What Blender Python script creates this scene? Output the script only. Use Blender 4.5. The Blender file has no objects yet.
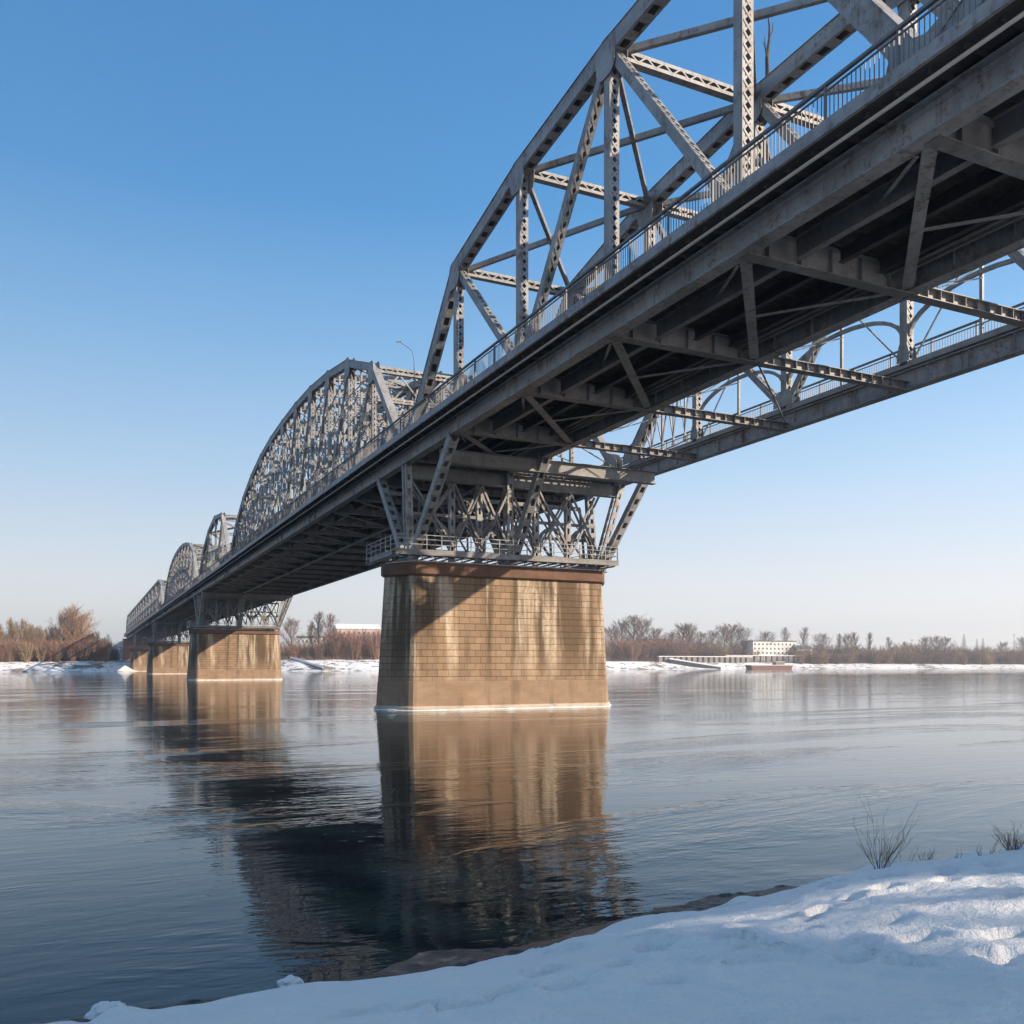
import bpy, math, random
import numpy as np
from mathutils import Vector, Matrix, noise as mnoise

random.seed(7)
C = bpy.context.scene.collection
PI = math.pi
R = math.radians

# world axes: X across the bridge (to the right), Y along the bridge (away), Z up, river at Z = 0
H = 3.2                      # eye height above the river
F = 900.0                    # focal length in pixels of the 1024 frame
YH = 664.5                   # horizon row
YAW = math.atan2(0.4287, 0.9034)
SUN_EL, SUN_AZ = R(25.0), R(135)      # azimuth clockwise from +Y

def cam2w(r, d, z=0.0):
    """lateral offset r, depth d as seen from the viewpoint -> world"""
    return Vector((r*math.cos(YAW)+d*math.sin(YAW), -r*math.sin(YAW)+d*math.cos(YAW), z))
def at(px, d, z=0.0):
    return cam2w((px-512)/F*d, d, z)

# ------------------------------------------------------------------ mesh helpers
class MB:
    def __init__(self): self.v = []; self.f = []; self.uv = None
    def box(self, c, ax, ay, az):
        c = Vector(c); ax = Vector(ax); ay = Vector(ay); az = Vector(az)
        b = len(self.v)
        for sx in (-1, 1):
            for sy in (-1, 1):
                for sz in (-1, 1):
                    self.v.append(tuple(c+ax*sx+ay*sy+az*sz))
        q = [(0,1,3,2),(4,6,7,5),(0,4,5,1),(2,3,7,6),(0,2,6,4),(1,5,7,3)]
        if ax.cross(ay).dot(az) < 0: q = [t[::-1] for t in q]
        self.f += [tuple(b+i for i in t) for t in q]
    def abox(self, x0, x1, y0, y1, z0, z1):
        self.box(((x0+x1)/2, (y0+y1)/2, (z0+z1)/2), ((x1-x0)/2,0,0), (0,(y1-y0)/2,0), (0,0,(z1-z0)/2))
    def bar(self, p0, p1, w, t, n=(1,0,0)):
        """flat bar from p0 to p1: t thick along n, w wide across"""
        p0 = Vector(p0); p1 = Vector(p1); u = p1-p0; L = u.length
        if L < 1e-6: return
        u /= L; n = Vector(n); n = (n-u*n.dot(u))
        if n.length < 1e-4:
            n = Vector((0,1,0)); n = n-u*n.dot(u)
        n.normalize(); v = n.cross(u)
        self.box((p0+p1)/2, u*(L/2), n*(t/2), v*(w/2))
    def tube(self, pts, rad, sides=8, cap=True):
        pts = [Vector(p) for p in pts]
        if not hasattr(rad, '__len__'): rad = [rad]*len(pts)
        rings = []; prev = None
        for i, p in enumerate(pts):
            u = (pts[min(i+1, len(pts)-1)]-pts[max(i-1, 0)]).normalized()
            a = prev if prev is not None else (Vector((0,0,1)) if abs(u.z) < .9 else Vector((1,0,0)))
            a = (a-u*a.dot(u)).normalized(); prev = a; b = u.cross(a)
            base = len(self.v); rings.append(base)
            for k in range(sides):
                t = 2*PI*k/sides
                self.v.append(tuple(p+(a*math.cos(t)+b*math.sin(t))*rad[i]))
        for r0, r1 in zip(rings, rings[1:]):
            for k in range(sides):
                k2 = (k+1) % sides
                self.f.append((r0+k, r0+k2, r1+k2, r1+k))
        if cap:
            self.f.append(tuple(rings[0]+k for k in range(sides))[::-1])
            self.f.append(tuple(rings[-1]+k for k in range(sides)))
    def prism(self, poly, x0, x1):
        """polygon of (y, z) points extruded along x"""
        b = len(self.v); n = len(poly)
        for x in (x0, x1):
            for (y, z) in poly: self.v.append((x, y, z))
        self.f.append(tuple(b+i for i in range(n))[::-1]); self.f.append(tuple(b+n+i for i in range(n)))
        for i in range(n):
            j = (i+1) % n
            self.f.append((b+i, b+j, b+n+j, b+n+i))
    def tri(self, a, b, c):
        i = len(self.v); self.v += [tuple(a), tuple(b), tuple(c)]; self.f.append((i, i+1, i+2))
    def mesh(self, name, m, smooth=False):
        me = bpy.data.meshes.new(name)
        me.from_pydata(self.v, [], self.f); me.update()
        if m: me.materials.append(m)
        if smooth: me.polygons.foreach_set('use_smooth', [True]*len(me.polygons))
        return me
    def build(self, name, m, parent=None, loc=None, smooth=False):
        return inst(name, self.mesh(name, m, smooth), parent, loc)

def inst(name, me, parent=None, loc=None):
    o = bpy.data.objects.new(name, me); C.objects.link(o)
    if parent: o.parent = parent
    if loc is not None: o.location = loc
    return o
def empty(name, loc=(0,0,0), rz=0):
    o = bpy.data.objects.new(name, None); C.objects.link(o)
    o.location = loc; o.rotation_euler = (0,0,rz); o.empty_display_size = .5
    return o
def tag(o, label=None, cat=None, group=None, kind=None):
    if label: o['label'] = label
    if cat: o['category'] = cat
    if group: o['group'] = group
    if kind: o['kind'] = kind
    return o
def copy_tree(o, parent=None):
    c = o.copy(); C.objects.link(c)
    if parent: c.parent = parent
    for ch in o.children: copy_tree(ch, c)
    return c

# ------------------------------------------------------------------ materials
def mat(name):
    m = bpy.data.materials.new(name); m.use_nodes = True
    nt = m.node_tree; nt.nodes.clear()
    out = nt.nodes.new('ShaderNodeOutputMaterial'); p = nt.nodes.new('ShaderNodeBsdfPrincipled')
    nt.links.new(p.outputs[0], out.inputs[0])
    return m, nt, p
def N(nt, t, **kw):
    n = nt.nodes.new(t)
    for k, v in kw.items():
        if k in n.inputs: n.inputs[k].default_value = v
        else: setattr(n, k, v)
    return n
def ramp(nt, fac, stops):
    r = nt.nodes.new('ShaderNodeValToRGB'); nt.links.new(fac, r.inputs[0])
    el = r.color_ramp.elements
    while len(el) < len(stops): el.new(.5)
    for e, (p, c) in zip(el, stops):
        e.position = p; e.color = c if len(c) == 4 else (*c, 1)
    return r.outputs[0]
def mixc(nt, fac, a, b, mode='MIX'):
    n = nt.nodes.new('ShaderNodeMix'); n.data_type = 'RGBA'; n.blend_type = mode
    for s, v in ((n.inputs[0], fac), (n.inputs[6], a), (n.inputs[7], b)):
        if hasattr(v, 'links'): nt.links.new(v, s)
        elif hasattr(v, '__len__'): s.default_value = (*v[:3], 1)
        else: s.default_value = v
    return n.outputs[2]
def math_(nt, op, a, b=0.0, clamp=False):
    n = nt.nodes.new('ShaderNodeMath'); n.operation = op; n.use_clamp = clamp
    for s, v in ((n.inputs[0], a), (n.inputs[1], b)):
        if hasattr(v, 'links'): nt.links.new(v, s)
        else: s.default_value = v
    return n.outputs[0]
def coord(nt, scale=(1,1,1), kind='Object', rot=(0,0,0)):
    t = nt.nodes.new('ShaderNodeTexCoord'); mp = nt.nodes.new('ShaderNodeMapping')
    mp.inputs['Scale'].default_value = scale; mp.inputs['Rotation'].default_value = rot
    nt.links.new(t.outputs[kind], mp.inputs[0]); return mp.outputs[0]
def tex(nt, vec, scale=1, detail=4, rough=.55, dist=0):
    n = N(nt, 'ShaderNodeTexNoise', Scale=scale, Detail=detail, Roughness=rough, Distortion=dist)
    nt.links.new(vec, n.inputs['Vector']); return n.outputs['Fac']
def bump(nt, p, h, strength=.3, dist=.02):
    b = N(nt, 'ShaderNodeBump', Strength=strength, Distance=dist)
    nt.links.new(h, b.inputs['Height']); nt.links.new(b.outputs[0], p.inputs['Normal']); return b

def steel(name, base, dark, rust=(.11,.055,.03), rust_amt=.5, rough=.55):
    m, nt, p = mat(name)
    big = tex(nt, coord(nt, (.35,.35,.9)), 1, 5)
    streak = tex(nt, coord(nt, (2.2,2.2,.22)), 1, 5, .65)
    fine = tex(nt, coord(nt), 9, 5, .7)
    col = mixc(nt, ramp(nt, big, [(.3,(0,0,0)),(.72,(1,1,1))]), dark, base)
    col = mixc(nt, math_(nt, 'MULTIPLY', ramp(nt, streak, [(.5,(0,0,0)),(.75,(1,1,1))]), .55), col, tuple(c*.45 for c in dark))
    speck = tex(nt, coord(nt, (1,1,1)), 4.5, 8, .78)
    blot = tex(nt, coord(nt, (.9,.9,.5)), 1, 6, .7)
    run = tex(nt, coord(nt, (5,5,.35)), 1, 4, .6)
    rm = math_(nt, 'MULTIPLY', ramp(nt, math_(nt, 'ADD', math_(nt, 'MULTIPLY', speck, .6), math_(nt, 'MULTIPLY', blot, .4)), [(.52,(0,0,0)),(.60,(1,1,1))]), rust_amt)
    col = mixc(nt, rm, col, rust)
    col = mixc(nt, math_(nt, 'MULTIPLY', math_(nt, 'MULTIPLY', ramp(nt, run, [(.52,(0,0,0)),(.66,(1,1,1))]), ramp(nt, blot, [(.42,(0,0,0)),(.6,(1,1,1))])), rust_amt*.8), col, tuple(c*1.3 for c in rust))
    col = mixc(nt, math_(nt, 'MULTIPLY', ramp(nt, speck, [(.30,(1,1,1)),(.42,(0,0,0))]), .35), col, tuple(min(1, c*1.35) for c in base))
    nt.links.new(col, p.inputs['Base Color'])
    p.inputs['Roughness'].default_value = rough
    p.inputs['Metallic'].default_value = 0.0
    bump(nt, p, fine, .25, .01)
    return m
M_STEEL = steel('grey_steel_paint', (.38,.39,.40), (.21,.215,.22), rust_amt=.8)
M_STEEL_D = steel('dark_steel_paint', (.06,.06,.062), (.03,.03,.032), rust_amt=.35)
M_FLOOR = steel('floor_steel_paint', (.27,.27,.275), (.15,.148,.15), rust_amt=.5)
M_RAIL = steel('railing_paint', (.20,.21,.225), (.13,.135,.145), rust_amt=.3)

def simple(name, c, rough=.8, var=.25, scale=3, metallic=0):
    m, nt, p = mat(name)
    t = tex(nt, coord(nt), scale, 5, .6)
    col = mixc(nt, t, tuple(x*(1-var) for x in c), tuple(min(1, x*(1+var)) for x in c))
    nt.links.new(col, p.inputs['Base Color']); p.inputs['Roughness'].default_value = rough
    p.inputs['Metallic'].default_value = metallic
    return m
M_CONC = steel('deck_concrete', (.36,.36,.36), (.25,.25,.25), rust=(.1,.08,.06), rust_amt=.35, rough=.85)
M_SOFFIT = steel('sooty_deck_concrete', (.075,.073,.072), (.035,.034,.034), rust=(.05,.035,.025), rust_amt=.4, rough=.95)  # near-black tone: shade under the deck put into the concrete colour
M_PIPE = simple('pipe_grey', (.42,.41,.39), .45, .2)

def stone(name):
    m, nt, p = mat(name)
    uv = coord(nt, (1,1,1), 'UV')
    geo = nt.nodes.new('ShaderNodeSeparateXYZ')
    tc = nt.nodes.new('ShaderNodeTexCoord'); nt.links.new(tc.outputs['Object'], geo.inputs[0])
    br = nt.nodes.new('ShaderNodeTexBrick')
    nt.links.new(uv, br.inputs['Vector'])
    for k, v in dict(Scale=1, **{'Mortar Size':.018,'Mortar Smooth':.3,'Bias':-.1,'Brick Width':.82,'Row Height':.47}).items():
        br.inputs[k].default_value = v
    br.inputs['Color1'].default_value = (.33,.22,.14,1); br.inputs['Color2'].default_value = (.25,.165,.10,1)
    br.inputs['Mortar'].default_value = (.07,.05,.035,1)
    big = tex(nt, coord(nt, (.4,.4,.5)), 1, 5)
    streak = tex(nt, coord(nt, (.42,.42,.035)), 1.4, 3, .55)
    streak2 = tex(nt, coord(nt, (.55,.55,.05)), 1.5, 3, .5)
    thin = tex(nt, coord(nt, (3.2,3.2,.25)), 1, 4, .6)
    fine = tex(nt, coord(nt), 5, 6, .7)
    low = ramp(nt, math_(nt, 'DIVIDE', geo.outputs['Z'], 9.5), [(.22,(.25,.25,.25)),(.48,(1,1,1))])   # run-off fades out before it reaches the foot
    col = mixc(nt, ramp(nt, big, [(.3,(0,0,0)),(.7,(1,1,1))]), br.outputs['Color'], (.33,.22,.14))
    col = mixc(nt, .5, br.outputs['Color'], col)
    blk = nt.nodes.new('ShaderNodeTexBrick'); nt.links.new(uv, blk.inputs['Vector'])
    for k, v in (('Scale',1),('Mortar Size',0.0),('Bias',0.0),('Brick Width',.82),('Row Height',.47)): blk.inputs[k].default_value = v
    blk.inputs['Color1'].default_value = (1.18,1.15,1.10,1); blk.inputs['Color2'].default_value = (.72,.73,.76,1)
    col = mixc(nt, .22, col, mixc(nt, 1.0, col, blk.outputs['Color'], 'MULTIPLY'))
    dk = math_(nt, 'MULTIPLY', math_(nt, 'MULTIPLY', ramp(nt, streak, [(.44,(0,0,0)),(.56,(1,1,1))]), low), .82)
    col = mixc(nt, dk, col, (.085,.058,.032))
    pl = math_(nt, 'ADD', math_(nt, 'MULTIPLY', ramp(nt, streak2, [(.50,(0,0,0)),(.58,(1,1,1))]), low), 0.0)
    pl = math_(nt, 'MULTIPLY', pl, ramp(nt, thin, [(.32,(.25,.25,.25)),(.58,(1,1,1))]))
    pl = math_(nt, 'MULTIPLY', pl, ramp(nt, fine, [(.36,(.35,.35,.35)),(.58,(1,1,1))]))
    col = mixc(nt, math_(nt, 'MULTIPLY', pl, .95), col, (.70,.57,.42))
    col = mixc(nt, math_(nt, 'MULTIPLY', ramp(nt, fine, [(.5,(0,0,0)),(.8,(1,1,1))]), .4), col, (.12,.08,.048))
    row = nt.nodes.new('ShaderNodeMath'); row.operation = 'PINGPONG'; nt.links.new(geo.outputs['Z'], row.inputs[0]); row.inputs[1].default_value = .235
    joint = ramp(nt, row.outputs[0], [(.0,(1,1,1)),(.012,(1,1,1)),(.035,(0,0,0))])
    col = mixc(nt, math_(nt, 'MULTIPLY', math_(nt, 'MULTIPLY', joint, ramp(nt, big, [(.35,(.25,.25,.25)),(.65,(1,1,1))])), .6), col, (.07,.047,.03))
    nt.links.new(col, p.inputs['Base Color']); p.inputs['Roughness'].default_value = .9
    h = math_(nt, 'ADD', math_(nt, 'MULTIPLY', br.outputs['Fac'], -1.0), math_(nt, 'MULTIPLY', fine, .6))
    bump(nt, p, h, 1.0, .06)
    return m
M_STONE = stone('pier_stone')
def concrete_band(name, c1, c2, sc=.4):
    m, nt, p = mat(name)
    a = tex(nt, coord(nt, (.6,.6,1.6)), 1, 6, .65); b = tex(nt, coord(nt, (1.2,1.2,.25)), 1, 5); f = tex(nt, coord(nt), 6, 6, .7)
    col = mixc(nt, ramp(nt, a, [(.3,(0,0,0)),(.7,(1,1,1))]), c1, c2)
    col = mixc(nt, math_(nt, 'MULTIPLY', ramp(nt, b, [(.52,(0,0,0)),(.7,(1,1,1))]), .5), col, tuple(x*.45 for x in c1))
    nt.links.new(col, p.inputs['Base Color']); p.inputs['Roughness'].default_value = .9
    bump(nt, p, f, .4, .03); return m
M_BAND = concrete_band('pier_concrete', (.25,.165,.105), (.35,.24,.16))
M_LEDGE = concrete_band('pier_ledge', (.42,.34,.27), (.58,.50,.42))
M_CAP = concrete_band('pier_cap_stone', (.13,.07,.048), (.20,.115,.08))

def snow(name, mud=True):
    m, nt, p = mat(name)
    tc = nt.nodes.new('ShaderNodeTexCoord'); sep = nt.nodes.new('ShaderNodeSeparateXYZ'); nt.links.new(tc.outputs['Object'], sep.inputs[0])
    t = tex(nt, coord(nt), 1.3, 6, .6); f = tex(nt, coord(nt), 22, 5, .7)
    col = mixc(nt, t, (.82,.83,.85), (.90,.905,.915))
    g = ramp(nt, tex(nt, coord(nt, (1,1,1)), .8, 8, .75), [(.64,(0,0,0)),(.72,(1,1,1))])
    col = mixc(nt, math_(nt, 'MULTIPLY', g, .35), col, (.42,.38,.36))
    if mud:
        e = math_(nt, 'ADD', sep.outputs['Z'], math_(nt, 'MULTIPLY', math_(nt, 'SUBTRACT', tex(nt, coord(nt), 1.6, 6, .7), .5), .16))
        k = ramp(nt, e, [(.105,(0,0,0)),(.15,(1,1,1))])
        col = mixc(nt, k, mixc(nt, ramp(nt, tex(nt, coord(nt), 3.5, 6, .7), [(.52,(0,0,0)),(.66,(1,1,1))]), (.018,.017,.018), (.10,.105,.115)), col)
        rr = ramp(nt, e, [(.08,(.42,.42,.42)),(.2,(.7,.7,.7))]); nt.links.new(rr, p.inputs['Roughness'])
    else: p.inputs['Roughness'].default_value = .7
    nt.links.new(col, p.inputs['Base Color'])
    bump(nt, p, math_(nt, 'ADD', math_(nt, 'ADD', f, math_(nt, 'MULTIPLY', tex(nt, coord(nt), 60, 4, .7), .35)), math_(nt, 'MULTIPLY', tex(nt, coord(nt), 6, 5, .65), 2.2)), .75, .035)
    return m
M_SNOW = snow('bank_snow'); M_SNOW_CLEAN = snow('loose_snow', False)
def far_snow():
    m, nt, p = mat('far_bank_snow')
    a = tex(nt, coord(nt, (.05,.05,.3)), 1, 7, .7); b = tex(nt, coord(nt, (.3,.3,.6)), 1, 6, .75)
    k = ramp(nt, math_(nt, 'MULTIPLY', a, b), [(.195,(0,0,0)),(.24,(1,1,1))])
    col = mixc(nt, math_(nt, 'SUBTRACT', 1.0, k), (.80,.81,.83), (.16,.13,.11))
    nt.links.new(col, p.inputs['Base Color']); p.inputs['Roughness'].default_value = .85; return m
M_FAR = far_snow()

def water():
    m, nt, p = mat('river_water')
    p.inputs['Base Color'].default_value = (.005,.013,.017,1)
    p.inputs['Roughness'].default_value = .03; p.inputs['IOR'].default_value = 1.333
    rot = (0,0,YAW)
    fine = tex(nt, coord(nt, (1.0,2.6,1), rot=rot), 1.5, 3, .55, .4)
    mid = tex(nt, coord(nt, (.22,.8,1), rot=rot), 1.0, 3, .5, .6)
    swell = tex(nt, coord(nt, (.03,.10,1), rot=rot), 1.0, 2, .5)
    patch = ramp(nt, tex(nt, coord(nt, (.035,.13,1), rot=rot), 1.0, 6, .66, .9), [(.52,(0,0,0)),(.74,(1,1,1))])
    dash = tex(nt, coord(nt, (.30,.42,1), rot=rot), 1.0, 4, .6, .5)
    tiny = tex(nt, coord(nt, (2.5,5,1), rot=rot), 2.0, 2, .5, .3)
    h = math_(nt, 'ADD', math_(nt, 'MULTIPLY', fine, .0055), math_(nt, 'MULTIPLY', mid, .010))
    h = math_(nt, 'ADD', h, math_(nt, 'MULTIPLY', swell, .03))
    h = math_(nt, 'ADD', h, math_(nt, 'MULTIPLY', math_(nt, 'MULTIPLY', patch, math_(nt, 'ADD', math_(nt, 'MULTIPLY', tiny, .35), dash)), .050))
    bump(nt, p, h, 1.0, 1.0)
    return m
M_WATER = water()
M_BARK = simple('dark_bark', (.085,.062,.05), .9, .35, 6)
M_TWIG_P = simple('purple_brown_twigs', (.20,.128,.095), .9, .3, .15)
M_TWIG_O = simple('orange_willow_twigs', (.36,.215,.125), .9, .3, .15)
M_TWIG_T = simple('tan_willow_twigs', (.33,.225,.13), .9, .35, .12)
M_TWIG_R = simple('russet_twigs', (.29,.16,.11), .9, .3, .15)
M_CONIFER = simple('conifer_needles', (.035,.055,.04), .9, .35, .8)
M_DRYGRASS = simple('dry_stems', (.15,.09,.055), .9, .3, 5)
M_WHITEWALL = simple('white_render', (.74,.72,.69), .85, .08, .3)
M_PINKWALL = simple('pale_pink_render', (.58,.44,.38), .85, .1, .3)
M_ROOFD = simple('dark_roof', (.10,.095,.10), .7, .2, .5)
M_GLASS = simple('window_glass', (.03,.035,.045), .15, .2, .5)
M_HULL = simple('navy_hull', (.025,.035,.06), .5, .25, .5)
M_BROWN = simple('brown_hull', (.19,.09,.065), .7, .25, .6)
M_DARKCONC = simple('wall_concrete', (.20,.18,.165), .9, .3, .5)
M_LAMP = simple('lamp_post_metal', (.12,.13,.13), .5, .2, 2)

# ------------------------------------------------------------------ bridge dimensions
XS = (21.0, 29.1, 39.2)                       # the three truss planes
GB, GT = 17.65, 18.66                         # plate girders
SB, ST = 18.80, 19.15                         # slab
Y0, Y1 = -69.0, 548.0
PER = 132.0
PIERS = [62.0, 194.0, 326.0, 458.0]
S_B = [0, 7.8, 16.6, 25.6, 34.6, 43.1]
S_Z = [0, 30.3, 30.3, 29.5, 27.8, 0]
L_B = [7.2*k for k in range(13)]
M_B = [43.1-b for b in S_B[::-1]]; M_Z = [0, 28.4, 29.2, 27.9, 25.0, 0]
L_Z = [0, 27.1, 29.6, 30.6, 31.2, 31.4, 31.3, 31.0, 30.3, 29.1, 27.2, 24.2, 0]
PROF = lambda k: {'S': (S_B, S_Z), 'M': (M_B, M_Z), 'L': (L_B, L_Z), 'P': (P_B, P_Z)}[k]
Z_ND = 19.40
SPANS = []                                    # (kind, y start)
for k in range(-1, 4):
    if k in (0, 1): SPANS.append(('S' if k == 0 else 'M', 17.4+PER*k))
    if k <= 1: SPANS.append(('L', 63.0+PER*k))
SPANS.append(('P', 282.6))
P_B = [8.8*k for k in range(31)]
P_Z = [0, 27.0]+[29.4]*27+[27.0, 0]

def laced(mb, p0, p1, w, dp, e_top='zig', e_bot='zig', t=.025, pitch=None):
    p0 = Vector(p0); p1 = Vector(p1); u = p1-p0; L = u.length; u /= L
    n = Vector((1,0,0)); v = n.cross(u); mid = (p0+p1)/2
    for s in (-1, 1):
        mb.box(mid+n*(s*(w/2-t/2)), u*(L/2), n*(t/2), v*(dp/2))
        for e in (-1, 1):
            mb.box(mid+n*(s*(w/2-t-.055))+v*(e*(dp/2-.014)), u*(L/2), n*.055, v*.012)
    pit = pitch or w*.9
    for e, style in ((1, e_top), (-1, e_bot)):
        off = v*(e*(dp/2+.006))
        if style == 'cover':
            mb.box(mid+v*(e*(dp/2+.012)), u*(L/2), n*(w/2+.05), v*.012)
        elif style == 'zig':
            k = max(2, int(L/pit)); a = w/2-.07
            for i in range(k):
                q0 = p0+u*(L*i/k)+off+n*(a if i % 2 else -a); q1 = p0+u*(L*(i+1)/k)+off+n*(-a if i % 2 else a)
                mb.bar(q0, q1, .075, .012, v)
            for f in (.04, .96):
                mb.box(p0+u*(L*f)+off*1.0, u*.3, n*(w/2-.03), v*.007)
        elif style == 'hole':
            k = max(2, int(L/1.0))
            for i in range(k):
                mb.box(p0+u*(L*(i+.5)/k)+off, u*.28, n*(w/2-.03), v*.007)
        elif style == 'dense':
            k = max(3, int(L/pit)); a = w/2-.06
            for i in range(k):
                for sg in (1, -1):
                    mb.bar(p0+u*(L*i/k)+off+v*(.007*sg)+n*(a*sg), p0+u*(L*(i+1)/k)+off+v*(.007*sg)-n*(a*sg), .085, .012, v)

def gusset_poly(cy, cz, ry, rz, n=18, e=3.0):
    out = []
    for i in range(n):
        t = 2*PI*i/n; c, s = math.cos(t), math.sin(t)
        out.append((cy+ry*math.copysign(abs(c)**(2/e), c), cz+rz*math.copysign(abs(s)**(2/e), s)))
    return out

def truss_meshes(kind):
    """meshes of one truss plane, local origin at the first panel point (x = 0 is the plane)"""
    B, Z = PROF(kind)
    n = len(B)-1; parts = []
    CW, CD = (.62, .74) if kind == 'S' else (.52, .62)
    nd = [Vector((0, B[i], Z[i] if Z[i] else Z_ND)) for i in range(n+1)]
    ch = MB()
    for i in range(n):
        laced(ch, nd[i], nd[i+1], CW, CD, 'cover', 'hole')
    parts.append(('chord', ch.mesh('chord', M_STEEL)))
    def low(i): return Vector((0, B[i], Z_ND-.45))
    for i in range(1, n):
        m = MB(); laced(m, low(i), nd[i]-Vector((0,0,.25)), *((.5, .48) if kind == 'S' else (.36, .34)), 'dense', 'dense', pitch=.42)
        parts.append(('vertical', m.mesh('vertical', M_STEEL)))
    dia = [(4,3),(2,3),(2,1)] if kind == 'S' else [(1,2),(3,2),(3,4)] if kind == 'M' else [(k+1, k) if k % 2 else (k, k+1) for k in range(2, 28)] if kind == 'P' else \
          [(1,2),(2,3),(3,4),(4,5),(5,6),(7,6),(8,7),(9,8),(10,9),(11,10)]
    for a, b in dia:
        p, q = nd[a], low(b); u = (q-p).normalized()
        m = MB(); laced(m, p+u*.5, q, *((.44, .42) if kind == 'S' else (.32, .30)), 'hole', 'dense', pitch=.5)
        parts.append(('diagonal', m.mesh('diagonal', M_STEEL)))
    if kind == 'L':                                           # light sub-members halfway
        m = MB()
        for i in range(n):
            for f in (.25, .5, .75):
                pm = nd[i].lerp(nd[i+1], f)
                if 0 < i < n-1:
                    m.bar((0, pm.y, Z_ND-.2), (0, pm.y, pm.z-.3), .14 if f != .5 else .2, .16)
            for (aa, bb, ww) in ((Vector((0,B[i],Z_ND+.2)), Vector((0,B[i+1],(Z[i+1] or Z_ND)-.6)), .1), (Vector((.02,B[i],(Z[i] or Z_ND)-.6)), Vector((.02,B[i+1],Z_ND+.2)), .1)):
                m.bar(aa, bb, ww, .1)
            if 0 < i < n-1:
                za, zb = nd[i].z-.4, nd[i+1].z-.4
                for q in range(4):
                    f0, f1 = q/4, (q+1)/4
                    m.bar((.03, B[i], Z_ND+(za-Z_ND)*f0), (.03, B[i+1], Z_ND+(zb-Z_ND)*f1), .07, .07)
                    m.bar((-.03, B[i], Z_ND+(za-Z_ND)*f1), (-.03, B[i+1], Z_ND+(zb-Z_ND)*f0), .07, .07)
        parts.append(('sub_bracing', m.mesh('sub_bracing', M_STEEL)))
    for i in range(n+1):
        cz = nd[i].z
        for s in (-1, 1):
            m = MB(); x0 = s*(CW/2+.003); x1 = s*(CW/2+.022)
            if 0 < i < n: m.prism(gusset_poly(B[i], cz-.42, .80, .88), min(x0,x1), max(x0,x1))
            else:
                sg = 1 if i == 0 else -1
                m.prism([(B[i]-sg*.75, ST-.03), (B[i]-sg*.75, ST+.6), (B[i]-sg*.3, ST+1.15), (B[i]+sg*.7, ST+1.5), (B[i]+sg*1.2, ST+1.1), (B[i]+sg*1.5, ST-.03)][::-sg], min(x0,x1), max(x0,x1))
            parts.append(('gusset_plate', m.mesh('gusset_plate', M_STEEL)))
        if 0 < i < n:
            has = any(b == i for a, b in dia)
            for s in (-1, 1):
                m = MB(); x0 = s*(.27+.003); x1 = s*(.27+.022)
                w = .85 if has else .4
                m.prism([(B[i]-w, ST-.03), (B[i]+w, ST-.03), (B[i]+w, ST+.35), (B[i]+w*.6, ST+.95), (B[i]-w*.6, ST+.95), (B[i]-w, ST+.35)], min(x0,x1), max(x0,x1))
                parts.append(('gusset_plate', m.mesh('gusset_plate', M_STEEL)))
    return parts
TR = {k: truss_meshes(k) for k in 'SMLP'}

bridge = empty('truss_bridge', (29.1, 0, 0))
tag(bridge, 'long grey steel truss bridge crossing the river on stone piers', 'bridge')
def bpart(name, me, loc=(0,0,0), parent=None):
    """a part given in world coordinates"""
    o = inst(name, me, parent or bridge)
    o.location = (loc[0]-(29.1 if parent is None else 0), loc[1], loc[2]); return o

for kind, ys in SPANS:
    for xp in XS:
        parts = TR[kind]
        root = bpart('truss', parts[0][1], (xp, ys, 0))
        for nm, me in parts[1:]: inst(nm, me, root)

for kind, ys in SPANS[:3]:
    if kind != 'S': continue
    cb = MB()
    for i in range(1, 5):
        y = S_B[i]
        for sg in (-1, 1):                                    # curved knee braces from each vertical to the mid-panel posts
            prev = None; kb = MB(); hw = abs(S_B[i+sg]-y)/2
            for k in range(9):
                t = PI/2*k/8; pt = Vector((-.05, y+sg*(.2+(hw-.2)*(1-math.cos(t))), 20.5+1.7*math.sin(t)))
                if prev is not None: kb.bar(prev, pt, .2, .18)
                prev = pt
            bpart('knee_brace', kb.mesh('knee_brace', M_STEEL), (39.2, ys, 0))
    for i in range(5):
        a, b = S_B[i], S_B[i+1]; za, zb = (S_Z[i] or 19.4), (S_Z[i+1] or 19.4)
        cb.bar((-.3, a+.2, 19.3), (-.3, b-.2, zb-.5), .07, .07); cb.bar((.3, a+.2, za-.5), (.3, b-.2, 19.3), .07, .07)
        cb.bar((0, (a+b)/2, 19.2), (0, (a+b)/2, (za+zb)/2-.4), .16, .14)
        if i == 4:
            for q in range(6):
                f = q/6; zq = 19.4+(za-19.4)*(1-f)
                cb.bar((0, a+(b-a)*f, 19.3), (0, a+(b-a)*f, zq), .12, .1); cb.bar((.1, a+(b-a)*f, 19.3), (.1, a+(b-a)*min(1,f+.17), zq), .09, .08); cb.bar((-.1, a+(b-a)*f, zq), (-.1, a+(b-a)*min(1,f+.17), 19.3), .09, .08)
    bpart('counter_brace', cb.mesh('counter_brace', M_STEEL), (39.2, ys, 0))
    rods = MB()
    for i in range(1, 5):
        y = S_B[i]; rods.tube([(29.4, y, 18.9), (33.5, y+2.2, 19.6), (39.0, y+4.2, 21.8)], .035, 5); rods.tube([(29.4, y+4, 18.9), (34.5, y+2, 20.0), (39.0, y+.4, 23.0)], .03, 5)
    bpart('tie_rods', rods.mesh('tie_rods', M_RAIL), (0, ys, 0))

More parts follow.
